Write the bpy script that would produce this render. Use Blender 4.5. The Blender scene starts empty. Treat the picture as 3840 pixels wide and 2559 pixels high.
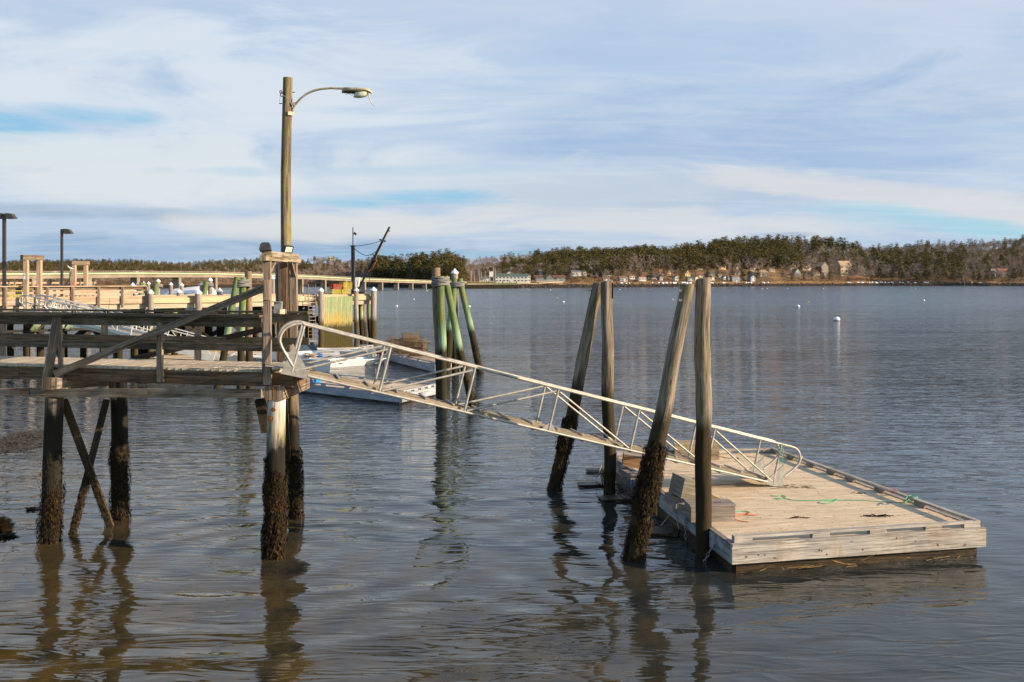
import bpy, math, random
import numpy as np
from mathutils import Vector, Matrix, noise as mnoise
random.seed(7); RNG = np.random.default_rng(7)
R = math.radians; PI = math.pi
F = 3733.0; HY = 1052.0; H = 4.5; S = 4/3          # survey units; every mesh is scaled by S to metres
V = Vector
scene = bpy.context.scene; C = scene.collection
def P(px, py, Y): return V(((px-1920)/F*Y, Y, H-(py-HY)/F*Y))
def G(px, py, z=0.0):
    Y = F*(H-z)/(py-HY); return V(((px-1920)/F*Y, Y, z))
def lerp(a, b, t): return a+(b-a)*t
def interp(x, pts):
    if x <= pts[0][0]: return pts[0][1]
    for (a, b), (c, d) in zip(pts, pts[1:]):
        if x <= c: return b+(d-b)*(x-a)/(c-a)
    return pts[-1][1]

# ------------------------------------------------------------------ materials
def mat(name):
    m = bpy.data.materials.new(name); m.use_nodes = True
    nt = m.node_tree; b = nt.nodes['Principled BSDF']
    return m, nt, b
def nd(nt, t, **k):
    n = nt.nodes.new(t)
    for a, v in k.items():
        if a.startswith('i_'):
            key = a[2:]; key = int(key) if key.isdigit() else key.replace('_', ' ')
            n.inputs[key].default_value = v
        else: setattr(n, a, v)
    return n
def ramp(nt, fac, stops):
    r = nt.nodes.new('ShaderNodeValToRGB'); e = r.color_ramp.elements
    while len(e) < len(stops): e.new(0.5)
    for i, (p, c) in enumerate(stops):
        e[i].position = p; e[i].color = (c, c, c, 1) if not isinstance(c, (tuple, list)) else (*c, 1)
    nt.links.new(fac, r.inputs[0]); return r.outputs[0]
def mixc(nt, fac, a, b, mode='MIX'):
    m = nt.nodes.new('ShaderNodeMix'); m.data_type = 'RGBA'; m.blend_type = mode
    for s, v in ((m.inputs[0], fac), (m.inputs[6], a), (m.inputs[7], b)):
        if isinstance(v, (int, float)): s.default_value = v
        elif isinstance(v, (tuple, list)): s.default_value = (*v, 1)
        else: nt.links.new(v, s)
    return m.outputs[2]
def mth(nt, op, a, b=None, c=None):
    m = nt.nodes.new('ShaderNodeMath'); m.operation = op
    for i, v in enumerate((a, b, c)):
        if v is None: continue
        if isinstance(v, (int, float)): m.inputs[i].default_value = v
        else: nt.links.new(v, m.inputs[i])
    return m.outputs[0]
def noise(nt, vec, scale, detail=4, rough=.55, dist=0):
    n = nt.nodes.new('ShaderNodeTexNoise'); n.inputs['Scale'].default_value = scale
    n.inputs['Detail'].default_value = detail; n.inputs['Roughness'].default_value = rough
    n.inputs['Distortion'].default_value = dist
    if vec is not None: nt.links.new(vec, n.inputs['Vector'])
    return n.outputs['Fac']
def mapping(nt, vec, sc, rot=(0,0,0)):
    m = nt.nodes.new('ShaderNodeMapping'); m.inputs['Scale'].default_value = sc; m.inputs['Rotation'].default_value = rot
    nt.links.new(vec, m.inputs['Vector']); return m.outputs[0]
def pos(nt): return nt.nodes.new('ShaderNodeNewGeometry').outputs['Position']
def bump(nt, b, h, strength=.5, dist=.01):
    n = nt.nodes.new('ShaderNodeBump'); n.inputs['Strength'].default_value = strength; n.inputs['Distance'].default_value = dist
    nt.links.new(h, n.inputs['Height']); nt.links.new(n.outputs[0], b.inputs['Normal'])
def flat(name, col, rough=.6, metal=0, var=.12, sc=6, spec=.5, bmp=0):
    m, nt, b = mat(name); n = noise(nt, pos(nt), sc, 5)
    c2 = tuple(x*(1-var*2) for x in col); c1 = tuple(min(1, x*(1+var)) for x in col)
    nt.links.new(ramp(nt, n, [(.3, c2), (.7, c1)]), b.inputs['Base Color'])
    b.inputs['Roughness'].default_value = rough; b.inputs['Metallic'].default_value = metal
    b.inputs['Specular IOR Level'].default_value = spec
    if bmp: bump(nt, b, n, bmp, .01)
    return m
def wood(name, c1, c2, blotch=None, bamt=.5, green=None, gthr=.5, tide=None, tcol=(.012,.010,.006), band=None, rough=.85, crack=.55, gsc=1.0, top=None, bw=.7, ov=None):
    """grain follows the UV: u metres along the piece, v across"""
    k_ = .84; c1 = tuple(x*k_ for x in c1); c2 = tuple(x*k_*.92 for x in c2); blotch = blotch and tuple(x*k_ for x in blotch); green = green and tuple(x*k_ for x in green); band = band and tuple(x*k_ for x in band)
    m, nt, b = mat(name); L = nt.links
    uv = nt.nodes.new('ShaderNodeUVMap').outputs[0]; p = pos(nt)
    g = noise(nt, mapping(nt, uv, (1.6*gsc, 38*gsc, 1)), 1, 6, .65)
    g2 = noise(nt, mapping(nt, uv, (.5, 8, 1)), 1, 4, .6, .6)
    col = ramp(nt, mth(nt, 'ADD', mth(nt, 'MULTIPLY', g, .5), mth(nt, 'MULTIPLY', g2, .5)), [(.41, c2), (.57, c1)])
    if blotch: col = mixc(nt, ramp(nt, noise(nt, p, 1.7, 5, .6), [(.45, 0.0), (.7, bamt)]), col, blotch)
    if green: col = mixc(nt, ramp(nt, noise(nt, mapping(nt, p, (3, 3, .8)), 1, 5, .6), [(gthr-.08, 0.0), (gthr+.16, .85)]), col, green)
    ck = ramp(nt, noise(nt, mapping(nt, uv, (.7, 26, 1)), 1, 4, .75), [(.37, 0.0), (.46, 1.0)])
    kn = nt.nodes.new('ShaderNodeTexVoronoi'); kn.inputs['Scale'].default_value = 1
    L.new(mapping(nt, uv, (1.3, 5.5, 1)), kn.inputs['Vector'])
    kk = ramp(nt, kn.outputs['Distance'], [(.05, 0.0), (.13, 1.0)])
    col = mixc(nt, mth(nt, 'MULTIPLY', mth(nt, 'SUBTRACT', 1.0, mth(nt, 'MULTIPLY', ck, kk)), crack), col, tuple(x*.25 for x in c2))
    if ov:
        oi = nt.nodes.new('ShaderNodeObjectInfo').outputs['Random']; col = mixc(nt, ramp(nt, oi, [(.2, 0.0), (.9, ov[1])]), col, ov[0])
    if tide is not None:
        sx = nt.nodes.new('ShaderNodeSeparateXYZ'); L.new(p, sx.inputs[0])
        zz = mth(nt, 'ADD', sx.outputs[2], mth(nt, 'MULTIPLY', mth(nt, 'SUBTRACT', noise(nt, mapping(nt, p, (6, 6, 1.4)), 1, 4, .7), .5), .9))
        t0 = tide*S
        if top:
            col = mixc(nt, ramp(nt, mth(nt, 'MULTIPLY', mth(nt, 'SUBTRACT', zz, top[0]*S), .8), [(0, 0.0), (1, 1.0)]), col, top[1])
        if band:
            bb = mth(nt, 'MULTIPLY', ramp(nt, noise(nt, mapping(nt, p, (2.2, 2.2, .4)), 1, 4, .6), [(.38, .25), (.55, 1.0)]), ramp(nt, mth(nt, 'MULTIPLY', mth(nt, 'SUBTRACT', zz, t0-.1), bw), [(0, 0.0), (.1, .85), (.45, .7), (1, 0.0)]))
            col = mixc(nt, bb, col, band)
        f = ramp(nt, mth(nt, 'MULTIPLY', mth(nt, 'SUBTRACT', zz, t0-.12), 2.2), [(0, 1.0), (1, 0.0)])
        dk = mixc(nt, noise(nt, mapping(nt, p, (9, 9, 3)), 1, 4, .6), tcol, tuple(x*1.7 for x in tcol))
        col = mixc(nt, f, col, dk)
    L.new(col, b.inputs['Base Color']); b.inputs['Roughness'].default_value = rough
    b.inputs['Specular IOR Level'].default_value = .25
    bump(nt, b, mth(nt, 'ADD', g, mth(nt, 'MULTIPLY', ck, .8)), .9, .012)
    return m
M = {}
M['grey_wood'] = wood('weathered_grey_timber', (.31,.24,.175), (.095,.07,.05), (.20,.12,.06), .6, (.10,.10,.03), .6)
M['post_wood'] = wood('weathered_post_timber', (.42,.32,.235), (.19,.135,.095), (.15,.11,.07), .5)
M['fascia_wood'] = wood('brown_fascia_timber', (.24,.16,.10), (.075,.05,.03), (.27,.13,.05), .55, (.045,.045,.02), .58)
M['dark_wood'] = wood('dark_brown_timber', (.10,.068,.04), (.03,.022,.014), (.05,.045,.02), .5)  # darker timber for inner stringers, braces and small parts
M['rail_wood'] = wood('mossy_rail_timber', (.22,.165,.12), (.07,.052,.036), (.07,.065,.03), .6, (.07,.075,.02), .56)
M['deck_wood'] = wood('pale_deck_boards', (.76,.63,.45), (.48,.38,.26), (.42,.33,.20), .4, crack=.3)
M['float_deck'] = wood('pale_float_boards', (.92,.71,.48), (.68,.51,.33), (.56,.45,.27), .4, crack=.30)
M['float_wood'] = wood('silvered_float_timber', (.58,.52,.44), (.34,.29,.24), (.24,.26,.27), .5, (.30,.22,.12), .62, crack=.5)
M['float_shade'] = wood('shade_tinted_float_timber', (.42,.47,.50), (.28,.32,.34), (.16,.14,.08), .8, crack=.5)  # bluish shade of the float's left side, put into its timber colour
M['white_board'] = wood('white_painted_board', (.50,.52,.55), (.33,.35,.38), (.28,.26,.22), .5, crack=.45)
M['box_wood'] = wood('grey_box_timber', (.42,.35,.29), (.23,.185,.15), (.16,.15,.08), .5)
M['box_pale'] = wood('tan_box_timber', (.58,.44,.27), (.36,.26,.15), (.28,.26,.12), .4)
M['orange_wood'] = wood('orange_brown_timber', (.50,.27,.12), (.30,.15,.06), None)
M['wet_skirt'] = wood('wet_waterline_timber', (.075,.042,.016), (.014,.009,.005), (.035,.035,.012), .8, rough=.35)
M['new_wood'] = wood('fresh_pale_timber', (.62,.45,.31), (.40,.28,.185), None, crack=.35, ov=((.58,.34,.17), .22))
M['green_wood'] = wood('pale_green_treated_timber', (.56,.53,.36), (.38,.37,.22), (.52,.40,.24), .5, crack=.3, ov=((.62,.42,.22), .6))
M['cream_beam'] = wood('cream_beam', (.60,.50,.37), (.40,.33,.23), (.36,.34,.24), .5, crack=.15)
M['pier_dark'] = wood('black_brace_timber', (.06,.05,.04), (.015,.013,.011), None, crack=.4)
M['lamp_pole'] = wood('lichened_pole_timber', (.34,.26,.17), (.08,.055,.035), (.15,.10,.05), .6, (.34,.31,.06), .54, tide=1.9, crack=.6)
M['pile_bleached'] = wood('bleached_pile', (.85,.76,.70), (.50,.42,.37), None, 0, None, .5, tide=1.85, band=(.20,.19,.03), crack=.9, bw=1.0)
M['pile_dark'] = wood('dark_pile', (.27,.22,.18), (.08,.06,.045), (.05,.04,.025), .7, tide=2.25, crack=.6)
M['pile_float'] = wood('silver_brown_pile', (.38,.30,.225), (.08,.056,.038), (.25,.21,.12), .5, (.17,.16,.06), .60, tide=2.15, tcol=(.024,.016,.006), crack=.85)
M['pile_float_b'] = wood('brown_streaked_pile', (.38,.305,.23), (.08,.056,.038), (.20,.18,.08), .6, (.22,.20,.09), .60, tide=2.3, tcol=(.030,.020,.008), crack=.85)
M['pile_grey'] = wood('capped_grey_pile', (.42,.36,.31), (.22,.175,.145), None, tide=2.0, tcol=(.045,.035,.012), crack=.45)
M['pile_green'] = wood('green_treated_pile', (.22,.30,.13), (.09,.14,.045), (.21,.20,.05), .9, None, tide=2.05, tcol=(.022,.017,.006), band=(.36,.50,.32), crack=.45)
M['pile_brown'] = wood('brown_pile', (.36,.25,.16), (.17,.11,.07), None, tide=1.9, tcol=(.03,.02,.01), crack=.5)
M['panel_wood'] = wood('fender_boards', (.46,.42,.22), (.26,.25,.12), (.34,.44,.24), .6, None, tide=1.75, tcol=(.036,.029,.008), band=(.50,.30,.04), crack=.6, ov=((.16,.27,.13), .75))
M['old_beam'] = wood('lichened_old_beam', (.30,.225,.15), (.13,.095,.06), (.38,.34,.28), .55, (.20,.06,.02), .66, crack=.6)
M['rotten_end'] = wood('rusty_beam_end', (.42,.34,.26), (.14,.09,.05), (.24,.065,.015), .8, crack=.8)
M['mossy_wood'] = wood('yellow_lichened_timber', (.46,.38,.28), (.20,.155,.10), (.36,.26,.08), .5, (.18,.155,.06), .60)
M['alu'] = flat('dull_aluminium', (.35,.325,.275), .48, .3, .16, 7)
M['alu_plate'] = flat('grey_aluminium_plate', (.24,.23,.21), .5, .3, .15, 9)
M['white'] = flat('white_paint', (.80,.80,.78), .45, 0, .03)
M['boat_white'] = flat('white_gelcoat', (.80,.79,.76), .25, 0, .04, 3)
M['boat_grey'] = flat('grey_aluminium_hull', (.62,.60,.55), .4, .2, .08, 3)
M['hull_dark'] = flat('dark_bottom_paint', (.05,.045,.04), .5)
M['wrap'] = flat('shrink_wrap', (.80,.76,.70), .35, 0, .05, 1.5)
M['black'] = flat('black_metal', (.022,.022,.024), .45, .3)
M['bronze'] = flat('dark_bronze_paint', (.055,.048,.042), .4, .2)
M['grey_box'] = flat('grey_enamel', (.22,.24,.25), .5)
M['tan_box'] = flat('tan_cast_box', (.45,.38,.25), .6)
M['rust'] = flat('rusty_iron', (.16,.06,.025), .8, .2, .3, 20)
M['galv'] = flat('galvanised_iron', (.30,.30,.30), .5, .6, .2, 20)
M['lens'] = flat('lamp_glass', (.55,.60,.45), .15)
M['lamp_shell'] = flat('weathered_lamp_shell', (.50,.42,.29), .6, .2, .25, 7)
M['rope_grey'] = flat('grey_rope', (.22,.21,.19), .9, 0, .2, 30)
M['rope_green'] = flat('green_rope', (.10,.42,.20), .8, 0, .15, 30)
M['rope_blue'] = flat('blue_rope', (.03,.10,.35), .8, 0, .15, 30)
M['rope_orange'] = flat('orange_rope', (.75,.16,.02), .8, 0, .15, 30)
M['rope_tan'] = flat('tan_rope', (.40,.32,.22), .8, 0, .15, 30)
M['rope_red'] = flat('red_rope', (.55,.06,.02), .8)
M['tote'] = flat('blue_plastic', (.01,.24,.62), .35, 0, .08, 2)
M['red'] = flat('red_cowling', (.35,.015,.02), .3)
M['glass'] = flat('window_glass', (.05,.07,.09), .08, 0, .1, 2)
M['win'] = flat('dark_window_pane', (.045,.05,.06), .2)
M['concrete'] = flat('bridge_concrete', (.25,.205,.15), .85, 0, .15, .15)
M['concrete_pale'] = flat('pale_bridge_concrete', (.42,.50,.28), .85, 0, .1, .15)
M['bridge_rail'] = flat('bridge_rail', (.27,.21,.165), .6)
M['sign_green'] = flat('green_sign_face', (.0,.18,.10), .5)
M['snow'] = flat('snow', (.85,.87,.90), .7, 0, .04)
M['buoy_white'] = flat('white_buoy', (.85,.83,.80), .5, 0, .05)
M['buoy_yellow'] = flat('yellow_green_buoy', (.55,.75,.03), .5)
M['buoy_orange'] = flat('orange_buoy', (.85,.40,.05), .5)
M['wire_brown'] = flat('rusty_wire', (.24,.15,.07), .7, .2, .3, 12)
M['wire_yellow'] = flat('yellow_wire', (.62,.50,.04), .6, 0, .2, 8)
M['wire_red'] = flat('red_buoys', (.50,.07,.02), .6, 0, .3, 8)
M['bird'] = flat('gull_feathers', (.70,.68,.66), .8)
M['paper'] = flat('sign_plate', (.75,.75,.75), .6, 0, .02)
M['ink'] = flat('sign_ink', (.03,.03,.08), .7)
def weedmat():
    m, nt, b = mat('seaweed'); p = pos(nt)
    c = ramp(nt, noise(nt, p, 14, 3, .6), [(.36, (.008,.0055,.003)), (.56, (.028,.017,.006)), (.74, (.085,.048,.011))])
    nt.links.new(c, b.inputs['Base Color']); b.inputs['Roughness'].default_value = .8; b.inputs['Specular IOR Level'].default_value = .12; return m
M['weed'] = weedmat()

# ------------------------------------------------------------------ mesh builder
class MB:
    def __init__(s): s.v = []; s.f = []; s.uv = []; s.sm = []
    def poly(s, pts, uvs=None, smooth=False):
        i = len(s.v); s.v += [tuple(p) for p in pts]; n = len(pts); s.f.append(tuple(range(i, i+n)))
        if uvs is None:
            a = V(pts[0]); e = (V(pts[1])-a); e = e.normalized() if e.length > 1e-9 else V((1,0,0))
            nn = e.cross(V(pts[-1])-a); w = nn.cross(e).normalized() if nn.length > 1e-12 else V((0,1,0))
            uvs = [((V(p)-a).dot(e)*S, (V(p)-a).dot(w)*S) for p in pts]
        s.uv.append(uvs); s.sm.append(smooth)
    def beam(s, p0, p1, w, h, up=(0,0,1), off=None, jit=0):
        """box from p0 to p1; w across, h along up"""
        p0 = V(p0); p1 = V(p1); d = p1-p0; L = d.length
        if L < 1e-6: return s
        d /= L; up = V(up); x = d.cross(up)
        if x.length < 1e-4: x = d.cross(V((0,1,0)))
        x.normalize(); u = x.cross(d).normalized()
        r = random.random()*50 if off is None else off; q = random.random()*50
        def c(t, a, b):
            k = V((random.uniform(-jit, jit), random.uniform(-jit, jit), random.uniform(-jit, jit))) if jit else V((0,0,0))
            return p0+d*(L*t)+x*(a*w/2)+u*(b*h/2)+k
        A = [c(0,-1,-1), c(0,1,-1), c(0,1,1), c(0,-1,1)]; B = [c(1,-1,-1), c(1,1,-1), c(1,1,1), c(1,-1,1)]
        for k, (i, j) in enumerate(((0,1),(1,2),(2,3),(3,0))):
            wd = (w if k % 2 == 0 else h)*S; v0 = q+k*3.1
            s.poly([A[j], A[i], B[i], B[j]], [(r, v0+wd), (r, v0), (r+L*S, v0), (r+L*S, v0+wd)])
        s.poly(A, [(r, q), (r+.05, q+w*S), (r+.05+h*S*.1, q+w*S), (r, q)]); s.poly(B[::-1], [(r, q), (r+.05, q+w*S), (r+.05+h*S*.1, q+w*S), (r, q)])
        return s
    def box(s, c, sx, sy, sz, rz=0):
        c = V(c); d = V((math.cos(rz), math.sin(rz), 0))
        return s.beam(c-d*sx/2, c+d*sx/2, sy, sz)
    def tube(s, pts, rad, n=8, cap=True, rough=0, smooth=True):
        pts = [V(p) for p in pts]; m = len(pts)
        if not isinstance(rad, (list, tuple)): rad = [rad]*m
        rings = []; L = 0; us = []; ro = random.random()*50; vo = random.random()*50
        t = (pts[1]-pts[0]).normalized(); a = t.cross(V((0,0,1)))
        if a.length < .05: a = t.cross(V((0,1,0)))
        a.normalize()
        for i, p in enumerate(pts):
            if i: L += (p-pts[i-1]).length
            t = ((pts[min(i+1, m-1)]-pts[max(i-1, 0)])).normalized()
            a = (a-t*a.dot(t)).normalized(); b = t.cross(a); ring = []
            for k in range(n):
                th = 2*PI*k/n; rr = rad[i]
                if rough: rr *= 1+rough*mnoise.noise(V((math.cos(th)*1.6, math.sin(th)*1.6, L*1.1+ro)))+rough*.5*mnoise.noise(V((math.cos(th)*5, math.sin(th)*5, L*.6+ro)))
                ring.append(p+a*(math.cos(th)*rr)+b*(math.sin(th)*rr))
            rings.append(ring); us.append(ro+L*S)
        base = len(s.v)
        for r in rings: s.v += [tuple(q) for q in r]
        cw = 2*PI*max(rad)*S
        for i in range(m-1):
            for k in range(n):
                k2 = (k+1) % n
                s.f.append((base+i*n+k, base+i*n+k2, base+(i+1)*n+k2, base+(i+1)*n+k))
                s.uv.append([(us[i], vo+cw*k/n), (us[i], vo+cw*(k+1)/n), (us[i+1], vo+cw*(k+1)/n), (us[i+1], vo+cw*k/n)]); s.sm.append(smooth)
        if cap:
            for ring, fl in ((rings[0], True), (rings[-1], False)):
                q = ring[::-1] if fl else ring
                s.poly(q, [(ro+x.x*2, vo+x.y*6) for x in q])
        return s
    def log(s, p0, p1, r0, r1, n=20, seg=None, rough=.06, bend=.02):
        p0 = V(p0); p1 = V(p1); L = (p1-p0).length; seg = seg or max(3, int(L/.25)); o = random.random()*90
        pts = []; rad = []
        for i in range(seg+1):
            t = i/seg; w = math.sin(PI*t)*bend
            pts.append(p0.lerp(p1, t)+V((mnoise.noise(V((o, t*3, 0)))*w*2, mnoise.noise(V((o+9, t*3, 0)))*w*2, 0)))
            rad.append(lerp(r0, r1, t)*(1+.04*mnoise.noise(V((o+3, t*L*1.5, 1)))))
        return s.tube(pts, rad, n, True, rough)
    def rings(s, rs, smooth=True, closed=True, cap=True):
        """rs: list of equal-length point loops"""
        base = len(s.v); n = len(rs[0])
        for r in rs: s.v += [tuple(q) for q in r]
        for i in range(len(rs)-1):
            for k in range(n if closed else n-1):
                k2 = (k+1) % n
                s.f.append((base+i*n+k, base+i*n+k2, base+(i+1)*n+k2, base+(i+1)*n+k))
                s.uv.append([(i*.3, k*.1), (i*.3, k*.1+.1), (i*.3+.3, k*.1+.1), (i*.3+.3, k*.1)]); s.sm.append(smooth)
        if cap: s.poly(rs[0][::-1]); s.poly(rs[-1])
        return s
    def sphere(s, c, r, n=12, m=8, sz=1):
        c = V(c); rs = []
        for i in range(m+1):
            th = max(.02, min(PI-.02, PI*i/m)); rs.append([c+V((r*math.sin(th)*math.cos(2*PI*k/n), r*math.sin(th)*math.sin(2*PI*k/n), -r*sz*math.cos(th))) for k in range(n)])
        return s.rings(rs)
    def cone(s, c, r, h, n=12):
        c = V(c); return s.rings([[c+V((q*math.cos(2*PI*k/n), q*math.sin(2*PI*k/n), z)) for k in range(n)] for q, z in ((r, 0), (r*1.04, h*.22), (r*.9, h*.36), (.01, h))], smooth=False)
    def prism(s, pts, dv):
        pts = [V(p) for p in pts]; dv = V(dv); q = [p+dv for p in pts]; n = len(pts)
        s.poly(pts[::-1]); s.poly(q)
        for i in range(n): j = (i+1) % n; s.poly([pts[i], pts[j], q[j], q[i]])
        return s
    def build(s, name, material, parent=None, base=None):
        me = bpy.data.meshes.new(name); root = parent
        while root is not None and root.parent is not None: root = root.parent
        org = V(root.location) if root is not None else (V(base)*S if base is not None else V((0,0,0)))
        me.from_pydata([tuple(V(p)*S-org) for p in s.v], [], s.f)
        uvl = me.uv_layers.new(name='UVMap'); flat_ = [c for u in s.uv for q in u for c in q]
        uvl.data.foreach_set('uv', flat_); me.polygons.foreach_set('use_smooth', s.sm)
        me.materials.append(M[material] if isinstance(material, str) else material)
        o = bpy.data.objects.new(name, me); C.objects.link(o)
        if parent is not None: o.parent = parent
        elif base is not None: o.location = org
        me.update()
        if name == 'seaweed': o['kind'] = 'stuff'
        return o
def tag(o, label, cat, group=None, kind=None):
    if label: o['label'] = label
    if cat: o['category'] = cat
    if group: o['group'] = group
    if kind: o['kind'] = kind
    return o
def thing(name, label, cat, base, group=None):
    o = bpy.data.objects.new(name, None); C.objects.link(o); o.location = V(base)*S
    o.empty_display_size = .3
    return tag(o, label, cat, group)
def dup(root, loc, label=None, rz=None, sc=None):
    r = root.copy(); C.objects.link(r); r.location = V(loc)*S
    if label: r['label'] = label
    if rz is not None: r.rotation_euler = (0, 0, rz)
    if sc is not None: r.scale = (sc,)*3
    for ch in list(root.children):
        c = ch.copy(); C.objects.link(c); c.parent = r
        for g in ch.children:
            d = g.copy(); C.objects.link(d); d.parent = c
    return r
def weed_mb(axis, r, n, size=.09, spread=1.0, zmin=-.1):
    """hanging fronds round a log axis = (p0 low, p1 high)"""
    mb = MB(); p0, p1 = V(axis[0]), V(axis[1])
    for i in range(n):
        t = random.random(); c = p0.lerp(p1, t)
        th = random.uniform(0, 2*PI)
        if t > .93+.4*mnoise.noise(V((math.cos(th)*1.4, math.sin(th)*1.4, p0.x*3))): continue
        if mnoise.noise(V((math.cos(th)*2.1, math.sin(th)*2.1, c.z*2.6+p0.x))) > .40: continue
        rr = r*(1+random.random()**2*.32*spread*(1-.3*t))
        clump = mnoise.noise(V((math.cos(th)*1.3, math.sin(th)*1.3, c.z*2.2)))
        rr *= 1+.22*clump
        o = V((math.cos(th), math.sin(th), 0)); tt = V((-math.sin(th), math.cos(th), 0))
        p = c+o*rr; L = size*random.uniform(.6, 1.7); w = size*random.uniform(.12, .28)
        d = V((0,0,-1))+o*random.uniform(0, .6)+tt*random.uniform(-.5, .5); d.normalize()
        k = (tt+o*random.uniform(-.6, .6)).normalized()
        mb.poly([p-k*w*.4, p+d*L*.5-k*w, p+d*L, p+d*L*.5+k*w, p+k*w*.4])
    return mb
# ------------------------------------------------------------------ camera, sun, sky
cam = bpy.data.cameras.new('camera'); co = bpy.data.objects.new('camera', cam); C.objects.link(co)
co.location = (0, 0, H*S); co.rotation_euler = (R(90), 0, 0); cam.sensor_width = 36; cam.lens = F*36/3840
cam.shift_y = -(1279.5-HY)/3840; cam.clip_end = 20000; cam.clip_start = .1; scene.camera = co
EL, AZ = R(17), R(16)
sd = V((math.cos(AZ)*math.cos(EL), -math.sin(AZ)*math.cos(EL), math.sin(EL)))
sun = bpy.data.lights.new('sun', 'SUN'); sun.energy = 5.0; sun.angle = R(.55); sun.color = (1, .80, .58)
so = bpy.data.objects.new('sun', sun); C.objects.link(so); so.rotation_euler = sd.to_track_quat('Z', 'Y').to_euler(); so.location = (30, -10, 30)
scene.view_settings.view_transform = 'Standard'; scene.view_settings.look = 'None'
scene.view_settings.exposure = .8; scene.view_settings.gamma = 1
w = bpy.data.worlds.new('World'); scene.world = w; w.use_nodes = True; nt = w.node_tree; L = nt.links
bg = nt.nodes['Background']; sky = nt.nodes.new('ShaderNodeTexSky'); sky.sky_type = 'NISHITA'; sky.sun_disc = False
sky.sun_elevation = EL; sky.sun_rotation = R(90)+AZ; sky.air_density = 1.2; sky.dust_density = .6; sky.ozone_density = 1.5
tc = nt.nodes.new('ShaderNodeTexCoord').outputs['Generated']
sx = nt.nodes.new('ShaderNodeSeparateXYZ'); L.new(tc, sx.inputs[0]); dx, dy, dz = sx.outputs
az = mth(nt, 'ARCTAN2', dx, dy); el = mth(nt, 'ARCSINE', dz)
skyc = mixc(nt, 1.0, sky.outputs[0], (.20, .235, .28), 'MULTIPLY')
# cloud layers seen on a high plane
zz = mth(nt, 'ADD', mth(nt, 'MAXIMUM', dz, 0), .09)
cb = nt.nodes.new('ShaderNodeCombineXYZ'); L.new(mth(nt, 'DIVIDE', dx, zz), cb.inputs[0]); L.new(mth(nt, 'DIVIDE', dy, zz), cb.inputs[1])
n1 = noise(nt, mapping(nt, cb.outputs[0], (.55, .75, 1), (0, 0, R(-18))), 1, 7, .58, .7)
n2 = noise(nt, mapping(nt, cb.outputs[0], (.5, 1.25, 1), (0, 0, R(-32))), 1.2, 7, .58, .9)
n3 = noise(nt, mapping(nt, cb.outputs[0], (.8, 2.6, 1), (0, 0, R(-38))), 1.7, 6, .6, 1.0)
cba = nt.nodes.new('ShaderNodeCombineXYZ'); L.new(az, cba.inputs[0]); L.new(el, cba.inputs[1])
nP = noise(nt, mapping(nt, cba.outputs[0], (4.2, 15, 1), (0, 0, R(-14))), 1, 8, .58, .9)
nQ = noise(nt, mapping(nt, cba.outputs[0], (2.2, 9, 1), (0, 0, R(12))), 1, 4, .5, .4)
wav = mth(nt, 'MULTIPLY', mth(nt, 'SUBTRACT', nQ, .5), .16)
def bl(px, py, sxp, syp, rot=0):
    """soft patch of sky centred at a bearing and height"""
    a0 = math.atan((px-1920)/F); e0 = math.atan((HY-py)/F*math.cos(a0)); sa = sxp/F; se = syp/F
    da = mth(nt, 'ADD', mth(nt, 'SUBTRACT', az, a0), mth(nt, 'MULTIPLY', wav, 2.0)); de = mth(nt, 'ADD', mth(nt, 'SUBTRACT', el, e0), mth(nt, 'MULTIPLY', wav, min(.6, se*3.0)))
    c, s_ = math.cos(rot), math.sin(rot)
    u = mth(nt, 'DIVIDE', mth(nt, 'ADD', mth(nt, 'MULTIPLY', da, c), mth(nt, 'MULTIPLY', de, s_)), sa)
    v = mth(nt, 'DIVIDE', mth(nt, 'SUBTRACT', mth(nt, 'MULTIPLY', de, c), mth(nt, 'MULTIPLY', da, s_)), se)
    r2 = mth(nt, 'ADD', mth(nt, 'MULTIPLY', u, u), mth(nt, 'MULTIPLY', v, v))
    r2 = mth(nt, 'ADD', r2, mth(nt, 'MULTIPLY', mth(nt, 'SUBTRACT', nP, .5), 5.0))
    return ramp(nt, r2, [(.0, 1.0), (.35, .72), (1.0, 0.0)])
def srgb(r, g, b): return tuple(((x/255+.055)/1.055)**2.4 if x > 10 else x/3294 for x in (r, g, b))
base = ramp(nt, el, [(0, srgb(196, 206, 224)), (.09, srgb(196, 210, 232)), (.2, srgb(191, 208, 234)), (.3, srgb(200, 210, 235))])
base = mixc(nt, ramp(nt, nP, [(.42, 0.0), (.70, .5)]), base, srgb(168, 194, 228))
patches = [
 (400, 330, 1500, 330, 0, (224, 230, 241), .8), (3500, 150, 800, 350, 0, (202, 212, 234), .7), (2700, 560, 1000, 260, .05, (162, 188, 224), .85),
 (1500, 700, 1500, 110, .02, (222, 226, 234), .6), (600, 640, 1100, 120, .05, (226, 230, 236), .75), (2300, 740, 900, 90, 0, (196, 206, 222), .6),
 (500, 925, 1400, 75, 0, (140, 172, 208), .85), (250, 800, 700, 36, 0, (158, 178, 204), .8), (1250, 850, 700, 60, .03, (228, 226, 227), .8),
 (2500, 835, 1300, 55, -.04, (222, 222, 227), .8), (1600, 955, 420, 16, 0, (150, 190, 220), .8), (3500, 760, 800, 60, -.16, (228, 223, 226), .7),
 (3560, 858, 560, 62, -.13, (166, 212, 232), .85), (2890, 882, 150, 12, 0, (176, 190, 212), .9), (90, 465, 420, 75, .10, (118, 188, 230), .8),
 (300, 560, 800, 60, .06, (218, 226, 236), .8), (1500, 745, 460, 40, .03, (132, 196, 230), .85), (1500, 640, 700, 26, .03, (186, 210, 232), .6), (150, 990, 700, 40, 0, (140, 172, 206), .6)]
col = base
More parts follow.
